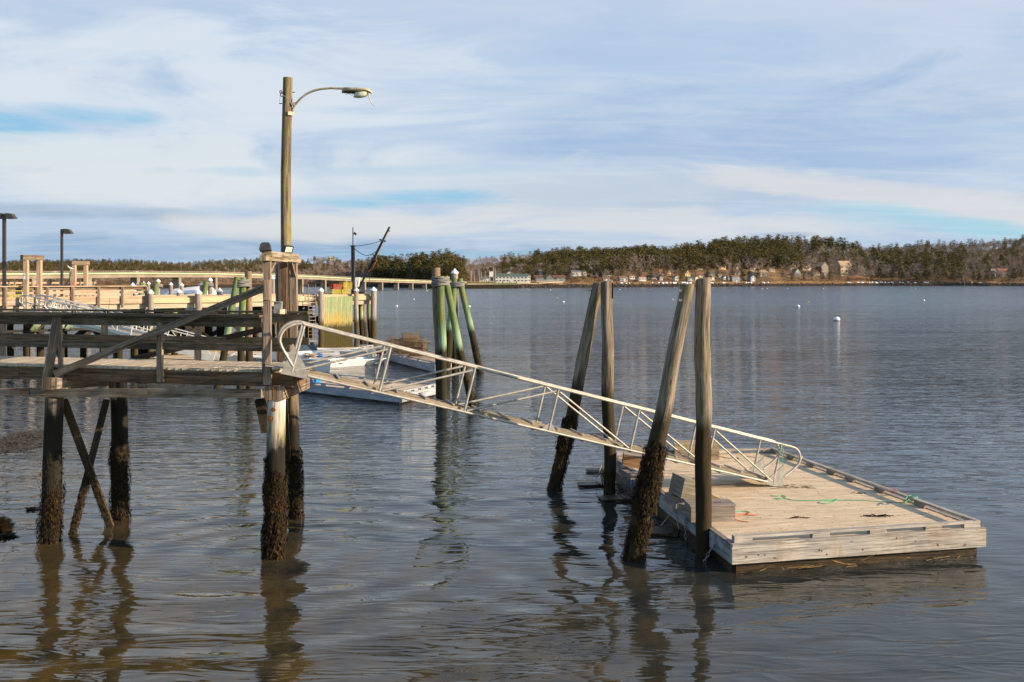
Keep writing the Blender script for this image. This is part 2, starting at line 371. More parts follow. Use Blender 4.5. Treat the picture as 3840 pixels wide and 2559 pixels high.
for px, py, a, b_, rt, c, k in patches:
    col = mixc(nt, mth(nt, 'MULTIPLY', bl(px, py, a, b_, rt), k), col, srgb(*c))
wisp = ramp(nt, mth(nt, 'ADD', mth(nt, 'MULTIPLY', n3, .5), mth(nt, 'MULTIPLY', n2, .5)), [(.46, 0.0), (.68, .35)])
col = mixc(nt, wisp, col, srgb(232, 232, 238))
up = ramp(nt, mth(nt, 'MULTIPLY', el, .63), [(.24, 0.0), (.6, .75), (.95, .95)])
skyc = mixc(nt, ramp(nt, mth(nt, 'MULTIPLY', el, .63), [(.5, 0.0), (.9, .7)]), skyc, (.05, .07, .11))
col = mixc(nt, up, col, skyc)
back = ramp(nt, mth(nt, 'ADD', mth(nt, 'MULTIPLY', dy, .5), .5), [(.30, .6), (.62, 0.0)])
col = mixc(nt, back, col, skyc)
L.new(col, bg.inputs['Color']); bg.inputs['Strength'].default_value = 1.0
# the Background strength stays low; the cloud radiances are given relative to it
bg.inputs['Strength'].default_value = .15
col2 = mixc(nt, 1.0, col, (.556/.15, .577/.15, .566/.15), 'MULTIPLY'); L.new(col2, bg.inputs['Color'])

# ------------------------------------------------------------------ water
def water_mat():
    m, nt, b = mat('harbour_water'); L = nt.links; p = pos(nt)
    sx = nt.nodes.new('ShaderNodeSeparateXYZ'); L.new(p, sx.inputs[0]); X, Y, Z = sx.outputs
    near = ramp(nt, mth(nt, 'MULTIPLY', Y, .01), [(.12, 1.0), (.22, .6), (.42, 0.0)])
    left = ramp(nt, mth(nt, 'ADD', mth(nt, 'MULTIPLY', X, -.04), .35), [(.15, 0.0), (.9, 1.0)])
    bed = mixc(nt, ramp(nt, noise(nt, mapping(nt, p, (1, .5, 1)), 1.4, 5, .65), [(.4, 0.0), (.65, 1.0)]), (.125, .074, .009), (.040, .025, .005))
    c = mixc(nt, mth(nt, 'MULTIPLY', near, mth(nt, 'ADD', mth(nt, 'MULTIPLY', left, .78), .24)), (.016, .025, .030), bed)
    L.new(c, b.inputs['Base Color']); L.new(ramp(nt, mth(nt, 'MULTIPLY', Y, .002), [(.06, .015), (.12, .04), (.22, .09), (.5, .16)]), b.inputs['Roughness']); b.inputs['IOR'].default_value = 1.333; b.inputs['Specular Tint'].default_value = (.85, .97, .96, 1)
    far = ramp(nt, mth(nt, 'MULTIPLY', Y, .01), [(.20, 0.0), (.75, 1.0)])
    # ripples: long crests, finer chop, rings round the front piles
    def wv_(sx_, sy_, rot, det, dist_): return mth(nt, 'SUBTRACT', noise(nt, mapping(nt, p, (sx_, sy_, 1), (0, 0, R(rot))), 1, det, .55, dist_), .5)
    def rg(x): return mth(nt, 'MULTIPLY', mth(nt, 'ABSOLUTE', x), -1.0)
    def gate(a, b_): return ramp(nt, mth(nt, 'MULTIPLY', Y, .0016), [(a*.0016, 0.0), (b_*.0016, 1.0)])
    h1 = wv_(.10, .32, -9, 2, .4)
    swell = mth(nt, 'MULTIPLY', h1, mth(nt, 'ADD', mth(nt, 'MULTIPLY', far, .25), .07))
    cA = mth(nt, 'MULTIPLY', rg(wv_(.55, 2.1, 6, 2, .7)), mth(nt, 'ADD', mth(nt, 'MULTIPLY', gate(24, 52), .135), .038))
    cA2 = mth(nt, 'MULTIPLY', wv_(1.6, 4.6, -7, 2, .4), mth(nt, 'ADD', mth(nt, 'MULTIPLY', gate(24, 50), .024), .0050))
    cB = mth(nt, 'MULTIPLY', rg(wv_(.20, .85, -6, 2, .7)), mth(nt, 'MULTIPLY', gate(32, 80), .50))
    cC = mth(nt, 'MULTIPLY', rg(wv_(.06, .28, 5, 3, .6)), mth(nt, 'MULTIPLY', gate(80, 220), 1.7))
    cD = mth(nt, 'MULTIPLY', rg(wv_(.018, .085, -3, 3, .5)), mth(nt, 'MULTIPLY', gate(220, 600), 5.5))
    gust = ramp(nt, noise(nt, mapping(nt, p, (.02, .10, 1)), 1, 4, .6), [(.32, .55), (.68, 1.35)])
    hh = swell
    for q in (cA, cA2, cB, cC, cD): hh = mth(nt, 'ADD', hh, q)
    hh = mth(nt, 'MULTIPLY', hh, gust)
    for (cx, cy, k, a) in ((-3.9*S, 16.2*S-8, 4.6, .014), (2.0*S, 16.1*S-8, 4.1, .012)):
        ddx = mth(nt, 'SUBTRACT', X, cx); ddy = mth(nt, 'SUBTRACT', Y, cy+8)
        r = mth(nt, 'SQRT', mth(nt, 'ADD', mth(nt, 'MULTIPLY', ddx, ddx), mth(nt, 'MULTIPLY', mth(nt, 'MULTIPLY', ddy, ddy), 1.0)))
        r = mth(nt, 'ADD', r, mth(nt, 'MULTIPLY', h1, 3.0))
        wv = mth(nt, 'MULTIPLY', mth(nt, 'SINE', mth(nt, 'MULTIPLY', r, k)), a)
        fall = ramp(nt, mth(nt, 'MULTIPLY', r, .05), [(.1, 1.0), (.85, 0.0)])
        hh = mth(nt, 'ADD', hh, mth(nt, 'MULTIPLY', wv, fall))
    n = nt.nodes.new('ShaderNodeBump'); n.inputs['Strength'].default_value = 1; n.inputs['Distance'].default_value = 1.0
    L.new(hh, n.inputs['Height']); L.new(n.outputs[0], b.inputs['Normal'])
    return m
M['water'] = water_mat()
mb = MB(); mb.poly([(-1800, -60, 0), (1800, -60, 0), (1800, 1500, 0), (-1800, 1500, 0)])
o = mb.build('water', 'water'); tag(o, 'rippled grey blue harbour water with brown shallows', 'water', kind='structure')

# ------------------------------------------------------------------ far land
SH = [(-1500, 560), (700, 560), (1000, 680), (1200, 730), (1400, 660), (1640, 570), (1745, 560), (1950, 585), (2080, 610), (2800, 735), (3300, 840), (3840, 800), (5200, 780)]
SKY = [(-1500, 985), (0, 980), (60, 972), (280, 970), (400, 968), (520, 970), (640, 980), (700, 978), (860, 966), (1000, 962), (1100, 975), (1200, 955), (1300, 965), (1380, 962), (1430, 958), (1500, 965), (1560, 958), (1680, 956), (1745, 968),
       (1790, 968), (1850, 958), (1900, 950), (2000, 945), (2150, 936), (2310, 944), (2420, 930), (2500, 940), (2570, 925), (2650, 912), (2700, 898), (2830, 896), (2950, 893), (3100, 898), (3160, 905), (3250, 926), (3380, 920), (3462, 908), (3600, 908), (3700, 902), (3800, 890), (3840, 888), (5200, 890)]
RD = [(-1500, 620), (700, 620), (1000, 500), (1180, 330), (1380, 330), (1420, 120), (1690, 110), (1760, 600), (1860, 420), (2300, 260), (3200, 260), (3300, 330), (5200, 330)]     # how far behind the shore the ridge stands
TH = [(-1500, 7), (900, 7), (1180, 7), (1400, 11), (1720, 11), (1760, 6), (1900, 8), (2300, 12), (3200, 12), (3400, 11), (3700, 9), (5200, 9)]
def shore(px): return interp(px, SH)+5*mnoise.noise(V((px*.012, 1, 0)))
def ridge(px):
    D = shore(px)+interp(px, RD); return D, (HY-interp(px, SKY))/F*D+H-interp(px, TH)*.93
def land(px, d):
    D, zr = ridge(px); rd = interp(px, RD); right = min(1, max(0, (px-2050)/250))
    hz = [(-6, -.6), (0, 0.0), (6, 1.0), (14, 2.1), (30, 3.2), (rd, zr), (rd+300, zr-6)]
    if right > 0:
        hr = [(-6, -.6), (0, 0.0), (6, 1.5), (14, 3.5), (45, 6.0), (90, 12.5), (rd, zr), (rd+300, zr-6)]
        z = lerp(interp(d, hz), interp(d, hr), right)
    else: z = interp(d, hz)
    return z+(.8*mnoise.noise(V((px*.02, d*.05, 3))) if d > 12 else .25*mnoise.noise(V((px*.15, d*.2, 3))))
def LP(px, d):
    Y = shore(px)+d; return V(((px-1920)/F*Y, Y, land(px, d)))
def terrain():
    cols = 520; ds = [-6, 0, 1.5, 3, 4.5, 6, 8, 10, 12, 15, 19, 24, 30, 38, 48, 60, 75, 95, 120, 150, 190, 240, 300, 380, 480, 620, 850]
    vs = [LP(-1400+6500*i/cols, d)*S for d in ds for i in range(cols+1)]
    fs = [(j*(cols+1)+i, j*(cols+1)+i+1, (j+1)*(cols+1)+i+1, (j+1)*(cols+1)+i) for j in range(len(ds)-1) for i in range(cols)]
    me = bpy.data.meshes.new('hills'); me.from_pydata([tuple(v) for v in vs], [], fs)
    m, nt, b = mat('shore_and_hill_ground'); p = pos(nt)
    sx = nt.nodes.new('ShaderNodeSeparateXYZ'); nt.links.new(p, sx.inputs[0])
    z = mth(nt, 'ADD', sx.outputs[2], mth(nt, 'MULTIPLY', mth(nt, 'SUBTRACT', noise(nt, p, .12, 5, .65), .5), 3.0))
    g = mixc(nt, ramp(nt, noise(nt, p, .05, 6, .65), [(.4, 0.0), (.6, 1.0)]), (.15, .085, .045), (.28, .17, .075))
    g = mixc(nt, ramp(nt, noise(nt, p, .022, 4, .6), [(.55, 0.0), (.65, .7)]), g, (.13, .085, .055))
    rock = mixc(nt, noise(nt, p, .5, 5, .7), (.008, .007, .006), (.06, .045, .03))
    sand = mixc(nt, noise(nt, p, .3, 4, .7), (.30, .18, .07), (.10, .06, .03))
    c = mixc(nt, ramp(nt, mth(nt, 'MULTIPLY', z, .1), [(.22, 0.0), (.28, 1.0)]), rock, sand)
    c = mixc(nt, ramp(nt, mth(nt, 'MULTIPLY', z, .1), [(.36, 0.0), (.44, 1.0)]), c, g)
    nt.links.new(c, b.inputs['Base Color']); b.inputs['Roughness'].default_value = .95; b.inputs['Specular IOR Level'].default_value = .1
    me.materials.append(m); o = bpy.data.objects.new('hills', me); C.objects.link(o); tag(o, 'wooded hills and dark rocky shore across the harbour', 'hills', kind='structure')
terrain()

# ------------------------------------------------------------------ trees
def arr_mesh(name, v, f, m, smooth=False):
    me = bpy.data.meshes.new(name); v = np.asarray(v, np.float32); f = np.asarray(f, np.int32)
    me.vertices.add(len(v)); me.vertices.foreach_set('co', v.ravel()); me.loops.add(f.size); me.loops.foreach_set('vertex_index', f.ravel())
    me.polygons.add(len(f)); me.polygons.foreach_set('loop_start', np.arange(0, f.size, 3, dtype=np.int32)); me.polygons.foreach_set('loop_total', np.full(len(f), 3, np.int32))
    me.materials.append(m); me.update(calc_edges=True); return me
def crown_mat(name, a, b_, c_, sc=.25):
    m, nt, b = mat(name); p = pos(nt)
    k = ramp(nt, noise(nt, p, sc, 3, .6), [(.32, a), (.52, b_), (.72, c_)])
    k = mixc(nt, ramp(nt, noise(nt, p, .05, 3, .5), [(.42, 0.0), (.6, .6)]), k, tuple(x*1.1 for x in c_))
    nt.links.new(k, b.inputs['Base Color']); b.inputs['Roughness'].default_value = .9; b.inputs['Specular IOR Level'].default_value = .1; return m
M['pine'] = crown_mat('pine_needles', (.026, .032, .013), (.070, .064, .022), (.145, .110, .036))
M['twig'] = crown_mat('bare_twigs', (.13, .10, .08), (.23, .18, .145), (.33, .265, .22))
M['bark'] = flat('tree_bark', (.16, .12, .09), .9, 0, .2, 1)
M['birch'] = flat('birch_bark', (.55, .50, .45), .8, 0, .1, 1)
M['rusty_leaf'] = crown_mat('russet_leaves', (.15, .06, .025), (.24, .10, .04), (.30, .15, .07))
def tri_clump(vs, fs, c, r, n, flatz=.5):
    for _ in range(n):
        p = c+RNG.normal(0, r*.55, 3)*np.array([1, 1, flatz]); a = RNG.normal(0, 1, 3); a[2] *= .5; a /= np.linalg.norm(a)+1e-6; b = RNG.normal(0, 1, 3); b[2] *= .6; b /= np.linalg.norm(b)+1e-6
        i = len(vs); q = r*RNG.uniform(.35, .8); vs += [p+a*q, p-a*q*.5+b*q*.6, p-a*q*.4-b*q*.6]; fs.append((i, i+1, i+2))
def pine_tpl(kind, dens=1.0, cl=1.25):
    """unit height white pine: bare lower trunk, irregular flat tiers"""
    vs, fs = [], []; z = [.28, .16, .42, .22][kind]; wd = [.20, .23, .19, .15][kind]
    while z < .98:
        t = (z-.1)/.9; w_ = wd*(1-t)**.55*(.65+.7*RNG.random())+.02; nb = int(RNG.integers(4, 7)); a0 = RNG.random()*6.3
        for k in range(nb):
            a = a0+k*2*PI/nb+RNG.normal(0, .3); ln = w_*RNG.uniform(.6, 1.25)
            for q in (.45, .85):
                c = np.array([math.cos(a)*ln*q, math.sin(a)*ln*q, z+RNG.normal(0, .012)+.015*q]); tri_clump(vs, fs, c, .055*cl*(1.1-t*.5), max(2, int(5*dens)), .35)
        z += RNG.uniform(.045, .085)
    tri_clump(vs, fs, np.array([0, 0, .97]), .03, 5, 1.4)
    return np.array(vs), np.array(fs)
def bare_tpl(kind, n=1.0):
    vs, fs = [], []
    def stick(p, q, w_):
        d = q-p; s_ = np.cross(d, RNG.normal(0, 1, 3)); s_ /= np.linalg.norm(s_)+1e-6; i = len(vs)
        vs.extend([p-s_*w_, p+s_*w_, q]); fs.append((i, i+1, i+2))
    nl = int((9+kind*3)*n)
    for k in range(nl):
        z0 = RNG.uniform(.25, .7); a = RNG.random()*6.3; p = np.array([0, 0, z0]); out = RNG.uniform(.10, .26)*(1.1-z0*.4)
        q = np.array([math.cos(a)*out, math.sin(a)*out, min(.98, z0+RNG.uniform(.15, .38))]); stick(p, q, .011)
        for j in range(int(7*n)):
            t = RNG.uniform(.35, 1); r0 = p+(q-p)*t; r1 = r0+RNG.normal(0, .06, 3)+np.array([0, 0, .06]); r1[2] = min(r1[2], 1); stick(r0, r1, .010)
            for _ in range(2): stick(r1-(r1-r0)*RNG.uniform(0, .5), r1+RNG.normal(0, .035, 3)+np.array([0, 0, .02]), .009)
    return np.array(vs), np.array(fs)
def trunk_mb(h, r, lean=0):
    mb = MB(); mb.tube([(0, 0, -.08*h), (lean*.3*h, 0, h*.4), (lean*h, 0, h*.93)], [r, r*.7, r*.15], 5); return mb
PT = [pine_tpl(k, 1.3) for k in range(4)]; BT = [bare_tpl(k % 3, 1.25) for k in range(4)]
PTs = [pine_tpl(k, .5, 1.6) for k in range(4)]; BTs = [bare_tpl(k % 3, .7) for k in range(4)]
def make_tree(kind, v):
    name = {'pine': 'pine_tree', 'bare': 'bare_tree', 'russet': 'russet_tree'}[kind]
    t = bpy.data.objects.new(name, None); C.objects.link(t); t.empty_display_size = .3
    tp = PT[v] if kind == 'pine' else BT[v]; h = 12.0
    vv = tp[0]*np.array([h, h, h])*S
    if kind == 'russet':
        vs, fs = [], []
        for _ in range(46):
            a = RNG.random()*6.3; q = RNG.random()**.5*.27; zz_ = RNG.uniform(.3, .95); tri_clump(vs, fs, np.array([math.cos(a)*q, math.sin(a)*q, zz_]), .07, 6, .8)
        vv = np.array(vs)*h*S; tp = (None, np.array(fs))
    me = arr_mesh('crown', vv, tp[1], M[{'pine': 'pine', 'bare': 'twig', 'russet': 'rusty_leaf'}[kind]])
    o = bpy.data.objects.new('crown', me); C.objects.link(o); o.parent = t
    trunk_mb(h, .17 if kind == 'pine' else .12).build('trunk', 'bark', t)
    return t
def place(proto, px, d, h, used, label, group, cat='tree', rz=None):
    p = LP(px, d); r = (proto if not used.get(proto.name) else dup(proto, p)); used[proto.name] = 1
    r.location = p*S; r.rotation_euler = (0, 0, rz if rz is not None else random.random()*6.3); s_ = h/12
    r.scale = (s_*random.uniform(1.1, 1.7),)*2+(s_,); tag(r, label, cat, group); return r
PR = {'pine': [make_tree('pine', v) for v in range(4)], 'bare': [make_tree('bare', v) for v in range(4)], 'russet': [make_tree('russet', 0)]}
used = {}
GP = ('dark green pine tree in the wood behind the far shore', 'pine trees along the far shore')
GB = ('leafless grey brown tree in the wood behind the far shore', 'bare trees along the far shore')
# singled-out pines of the far bank (bearing, metres inland, height)
for px, d, h in [(2425, 60, 15.5), (2468, 70, 15), (2525, 75, 13.5), (2567, 60, 14), (2605, 80, 14.5), (2648, 90, 16), (2700, 110, 17), (2735, 100, 16), (2770, 110, 16.5), (2290, 50, 13.5), (2330, 40, 12), (2382, 45, 12), (2265, 45, 14),
                 (2840, 18, 10.5), (2785, 30, 11), (2935, 14, 8.5), (2970, 12, 7.5), (3015, 14, 6), (3085, 16, 8), (3110, 18, 8.5), (3040, 24, 7), (2920, 90, 13), (2990, 100, 14), (3180, 14, 4), (3270, 10, 7), (3300, 12, 12), (3345, 12, 11), (3380, 14, 13),
                 (3440, 10, 11), (3475, 20, 15), (3510, 30, 14), (3540, 14, 13), (3570, 12, 12), (3600, 14, 11.5), (3650, 10, 10), (3672, 10, 9), (3700, 10, 10.5), (3725, 12, 10), (3800, 16, 11.5), (3830, 18, 10.5), (2100, 40, 10.5), (2060, 45, 9), (1840, 45, 9), (1990, 25, 9.5),
                 (2555, 22, 9), (2490, 25, 8.5), (2440, 22, 9.5), (2395, 20, 8.5), (2655, 20, 10), (2690, 18, 11), (2745, 25, 9.5), (2185, 25, 8)]:
    place(random.choice(PR['pine']), px, d, h, used, *GP)
for _ in range(80):
    px = random.uniform(1395, 1745); d = random.uniform(6, 110); place(random.choice(PR['pine']), px, d, random.uniform(9, 13.5), used, 'dark pine tree on the wooded point behind the bridge', 'pine trees on the wooded point')
for _ in range(70):
    px = random.uniform(1880, 3840); d = random.uniform(85, 130); place(random.choice(PR['pine']), px, d, random.uniform(9, 13), used, *GP)
for _ in range(130):
    px = random.choice([random.uniform(1880, 2330), random.uniform(2330, 3840), random.uniform(3000, 3320)]); d = random.uniform(60, 130); place(random.choice(PR['bare']), px, d, random.uniform(6.5, 10), used, *GB)
for _ in range(60):
    px = random.uniform(560, 1380); d = random.uniform(5, 40); place(random.choice(PR['bare']), px, d, random.uniform(6, 8), used, 'leafless tree on the low bank seen under the bridge', 'bare trees behind the bridge')
place(PR['russet'][0], 2465, 45, 8.5, used, 'russet leaved tree among the pines above the grey cottages', None)
place(PR['russet'][0], 3075, 60, 7, used, 'small russet tree in front of the bare wood at right', None)
for k, px in enumerate((3605, 3618)):
    t = thing('birch_tree', ['white birch leaning left over the dark rocks', 'upright white forked birch beside the leaning one'][k], 'tree', LP(px, 5)); mb = MB(); b0 = LP(px, 5)
    mb.tube([b0, b0+V((-1.6+k, 0, 2.5)), b0+V((-5+3*k, 0, 5+3*k))], [.16, .1, .03], 5); mb.tube([b0+V((-1.6+k, 0, 2.5)), b0+V((-2.0+k, .3, 7.5))], [.08, .02], 5); mb.build('trunk', 'birch', t)
# the mass of the wood: too many to count
def wood_mass(name, pxr, rows, dens_pine, n, label, hsc=(.75, 1.35), pw=1.55):
    Vp, Fp, Vb, Fb = [], [], [], []; op = ob = 0
    for _ in range(n):
        px = random.uniform(*pxr); rd = interp(px, RD); d = random.uniform(rows[0], 1)*1.0*rd if rows[1] is None else random.uniform(rows[0](px) if callable(rows[0]) else rows[0], rows[1]*rd)
        th = interp(px, TH)*random.uniform(*hsc); pr = dens_pine(px, d/rd); isp = random.random() < pr
        tp = random.choice(PTs if isp else BTs); p = LP(px, d); h = th*(1 if isp else .72); wsc = pw if isp else 1.7
        a = random.random()*6.3; c_, s_ = math.cos(a), math.sin(a); v = tp[0]; q = np.empty_like(v)
        q[:, 0] = (v[:, 0]*c_-v[:, 1]*s_)*h*wsc+p.x; q[:, 1] = (v[:, 0]*s_+v[:, 1]*c_)*h*wsc+p.y; q[:, 2] = v[:, 2]*h+p.z
        if isp: Vp.append(q*S); Fp.append(tp[1]+op); op += len(v)
        else: Vb.append(q*S); Fb.append(tp[1]+ob); ob += len(v)
    for vs, fs, mt, nm, lb in ((Vp, Fp, 'pine', name, label), (Vb, Fb, 'twig', 'bare_woodland', label.replace('evergreen', 'leafless'))):
        if vs:
            me = arr_mesh(nm, np.concatenate(vs), np.concatenate(fs), M[mt]); o = bpy.data.objects.new(nm, me); C.objects.link(o); tag(o, lb, 'wood', kind='stuff')
def dl(px, r):
    if px < 1000: return .25 if r < .22 else (.6 if px < 640 else .5 if r > .4 else .3)
    if px < 1180: return .5 if r > .5 else .05
    if px < 1390: return .12
    return .9
wood_mass('evergreen_forest', (-900, 1390), (8, 1.02), lambda px, r: dl(px, r), 7500, 'evergreen woodland on the low hills behind the bridge', (.6, .95), 1.9)
def dr(px, r):
    if px < 1880: return .06
    if px < 2000: return .2 if r > .5 else .6
    if px < 3000: return .66 if r > .45 else .4
    if px < 3230: return .6 if r > .8 else .12
    if px < 3620: return .5 if r < .7 else .2
    return .12
wood_mass('evergreen_forest', (1740, 4300), (lambda q: 88 if 2450 < q < 3290 else 50, 1.03), dr, 5000, 'evergreen woodland on the ridge above the far houses')
wood_mass('evergreen_forest', (3180, 4300), (14, 1.05), lambda a, b: .08, 2600, 'evergreen saplings among the bare trees at the far right')
wood_mass('evergreen_forest', (2050, 3290), (16, .42), lambda a, b: .03, 380, 'small evergreens scattered between the far houses', (.55, .9))
wood_mass('evergreen_forest', (1395, 1745), (10, 1.03), lambda a, b: .8, 330, 'evergreen woodland filling the point beyond the bridge end')
# brush along the bank
vs, fs = [], []
for _ in range(2600):
    px = random.uniform(-200, 4000); d = random.uniform(11, 40); p = LP(px, d); tri_clump(vs, fs, np.array([p.x, p.y, p.z+.3]), random.uniform(.5, 1.1), 5, .6)
o = bpy.data.objects.new('brush', arr_mesh('brush', np.array(vs)*S, np.array(fs), crown_mat('red_brown_brush', (.07, .035, .022), (.14, .075, .045), (.22, .13, .07)))); C.objects.link(o); tag(o, 'low red brown brush along the far bank', 'brush', kind='stuff')
# boulders and snow
mb = MB(); random.seed(3)
for _ in range(900):
    px = random.uniform(1950, 3900); d = random.uniform(1, 9); p = LP(px, d); r = random.uniform(.3, 1.1); mb.sphere(p, r, 6, 4, .6)
M['rock'] = flat('dark_rock', (.05, .042, .035), .9, 0, .4, .5)
tag(mb.build('rocks', 'rock'), 'dark weedy boulders along the far waterline', 'rocks', kind='stuff')
mb = MB()
for a, b_, n in ((2310, 2370, 5), (2440, 2600, 20), (2660, 2720, 6), (2790, 2890, 9), (3160, 3290, 16), (3290, 3480, 18), (3640, 3680, 3)):
    for _ in range(n):
        px = random.uniform(a, b_); p = LP(px, random.uniform(9, 11.5)); L_ = random.uniform(.3, 1.2); z = p.z+.25
        mb.sphere((p.x, p.y, z), 1, 8, 4, 1) if False else mb.rings([[(p.x+L_*q*math.cos(2*PI*k/8), p.y+.7*q*math.sin(2*PI*k/8), z+hh) for k in range(8)] for q, hh in ((1, -.5), (.95, .1), (.5, .35), (.05, .4))])
tag(mb.build('snow', 'snow'), 'leftover snow lying along the top of the rocks', 'snow', kind='stuff')
# ------------------------------------------------------------------ houses across the water
_cm = {}
def cmat(nm, c, **k):
    if nm not in _cm: _cm[nm] = flat(nm, c, .8, 0, .1, .8, **k)
    M[nm] = _cm[nm]; return nm
for nm, c in dict(wall_cream=(.62,.50,.30), wall_white=(.68,.65,.58), wall_grey=(.25,.25,.25), wall_blue=(.20,.23,.27), wall_tan=(.42,.33,.21), wall_brown=(.17,.13,.10), wall_green=(.16,.20,.16), wall_yellow=(.62,.42,.14),
    roof_brown=(.22,.12,.07), roof_red=(.24,.085,.05), roof_green=(.09,.12,.09), roof_grey=(.17,.16,.16), roof_tan=(.40,.27,.16), roof_blue=(.09,.11,.15), trim=(.72,.70,.64), brick=(.30,.13,.08)).items(): cmat(nm, c)
def house(px0, px1, by, ey, ry, wall, roof, label, face='long', Y=None, depth=None, nwin=3, storeys=1, chim=False, porch=False, group=None, dormer=0, name='house', door=True):
    """px0..px1 wall bearings, by base, ey eaves, ry ridge heights as measured; face 'gable' shows the triangle to us"""
    if Y is None:
        pxm = (px0+px1)/2; d = 8.0
        while d < 200:
            Y = shore(pxm)+d; z = H-(by-HY)/F*Y
            if land(pxm, d) >= z-.15: break
            d += 1
    a, b = P(px0, by, Y), P(px1, by, Y); x0, x1 = a.x, b.x; z0 = a.z-.5; ze = H-(ey-HY)/F*Y; zr = H-(ry-HY)/F*Y; W = x1-x0; D = depth or max(3.0, W*.75)
    t = thing(name, label, 'house', (x0+W/2, Y, a.z), group)
    ov = .25
    mb = MB()
    mb.poly([(x0,Y,z0),(x1,Y,z0),(x1,Y,ze),(x0,Y,ze)]); mb.poly([(x1,Y+D,z0),(x0,Y+D,z0),(x0,Y+D,ze),(x1,Y+D,ze)])
    mb.poly([(x1,Y,z0),(x1,Y+D,z0),(x1,Y+D,ze),(x1,Y,ze)]); mb.poly([(x0,Y+D,z0),(x0,Y,z0),(x0,Y,ze),(x0,Y+D,ze)])
    rf = MB(); xm = (x0+x1)/2; ym = Y+D/2; th = .14
    if face == 'gable':
        mb.poly([(x0,Y,ze),(x1,Y,ze),(xm,Y,zr)]); mb.poly([(x1,Y+D,ze),(x0,Y+D,ze),(xm,Y+D,zr)])
        k = (zr-ze)/(W/2)
        for s_ in (-1, 1):
            e = xm+s_*(W/2+ov); rf.prism([(e, Y-ov, ze-ov*k), (e, Y-ov, ze-ov*k+th), (xm, Y-ov, zr+th), (xm, Y-ov, zr)], (0, D+2*ov, 0))
    elif face == 'hip':
        rf.rings([[(x0-ov,Y-ov,ze),(x1+ov,Y-ov,ze),(x1+ov,Y+D+ov,ze),(x0-ov,Y+D+ov,ze)], [(x0-ov,Y-ov,ze+th),(x1+ov,Y-ov,ze+th),(x1+ov,Y+D+ov,ze+th),(x0-ov,Y+D+ov,ze+th)], [(xm-W*.2,ym,zr),(xm+W*.2,ym,zr),(xm+W*.2,ym+.1,zr),(xm-W*.2,ym+.1,zr)]], smooth=False)
    else:
        mb.poly([(x1,Y,ze),(x1,Y+D,ze),(x1,ym,zr)]); mb.poly([(x0,Y+D,ze),(x0,Y,ze),(x0,ym,zr)]); k = (zr-ze)/(D/2)
        for s_ in (-1, 1):
            e = ym+s_*(D/2+ov); rf.prism([(x0-ov, e, ze-ov*k), (x0-ov, e, ze-ov*k+th), (x0-ov, ym, zr+th), (x0-ov, ym, zr)], (W+2*ov, 0, 0))
    mb.build('wall', wall, t); r = rf.build('roof', roof, t)
    if chim: c = MB(); c.box((xm+W*.2, ym, (zr+ze)/2+.9), .5, .5, zr-ze+1.6); c.build('chimney', 'brick', r)
    for k in range(dormer):
        cx = x0+W*(k+1)/(dormer+1); dm = MB(); yy = Y+D*.1; zd = ze+(zr-ze)*.25
        dm.prism([(cx-.7, yy, ze), (cx+.7, yy, ze), (cx+.7, yy, zd+.8), (cx, yy, zd+1.5), (cx-.7, yy, zd+.8)], (0, D*.3, 0)); q = dm.build('dormer', wall, r)
    hs = (ze-a.z)/storeys
    for s_ in range(storeys):
        zc = a.z+hs*(s_+.55)
        for k in range(nwin):
            cx = x0+W*(k+.5)/nwin
            if door and s_ == 0 and k == nwin//2 and nwin > 2:
                q = MB(); q.box((cx, Y-.02, a.z+hs*.4), min(.8, W/nwin*.5), .06, hs*.75); q.build('door', 'trim', t); continue
            ww = min(1.1, W/nwin*.6); hh = hs*.42
            q = MB(); q.box((cx, Y-.02, zc), ww+.22, .08, hh+.22); fr = q.build('window', 'trim', t); q = MB(); q.box((cx, Y-.05, zc), ww, .06, hh); q.build('pane', 'win', fr)
    if face == 'gable' and zr-ze > 1.2:
        q = MB(); q.box((xm, Y-.02, ze+(zr-ze)*.3), .9, .08, .8); fr = q.build('window', 'trim', t); q = MB(); q.box((xm, Y-.05, ze+(zr-ze)*.3), .65, .06, .6); q.build('pane', 'win', fr)
    # sunlit return side carries a window too
    q = MB(); q.box((x1+.02, Y+D*.5, a.z+hs*.55), .06, min(1.2, D*.3), hs*.42); q.build('window', 'win', t)
    if porch:
        q = MB(); q.box((xm, Y-.9, a.z+.15), W*.9, 1.6, .3); q.box((xm, Y-.9, a.z+hs*.95), W*.95, 1.7, .12)
        for k in range(5): q.box((x0+W*(.06+.22*k), Y-1.6, a.z+hs*.5), .14, .14, hs*.9)
        q.build('porch', 'trim', t)
    cx_, cy_ = V(t.location).x, V(t.location).y
    t.rotation_euler = (0, 0, R(32 if face == 'gable' else 14) if Y > 610 and not name.startswith('motel') else 0)
    return t
h = house
h(1856, 1979, 1059, 1037, 1027, 'wall_white', 'roof_green', 'long two storey white inn with green roof behind the far wharf', Y=600, depth=12, nwin=9, storeys=2, name='inn', dormer=0, face='long')
h(1796, 1855, 1059, 1038, 1036, 'wall_white', 'roof_grey', 'low grey white annex joined left of the white inn', Y=601, depth=10, nwin=3, name='annex')
h(1975, 1989, 1059, 1034, 1030, 'wall_white', 'roof_green', 'narrow white wing at the right end of the white inn', Y=603, depth=8, nwin=2, storeys=2, name='inn_wing', door=False)
h(1900, 1926, 1030, 1024, 1018, 'wall_grey', 'roof_grey', 'small pale cottage showing above the roof of the white inn', Y=640, nwin=2, face='gable', door=False)
h(2006, 2120, 1057, 1043, 1034, 'wall_green', 'roof_red', 'long green motel with red roof and gallery beside the inn', Y=615, depth=10, nwin=9, storeys=2, name='motel', porch=True)
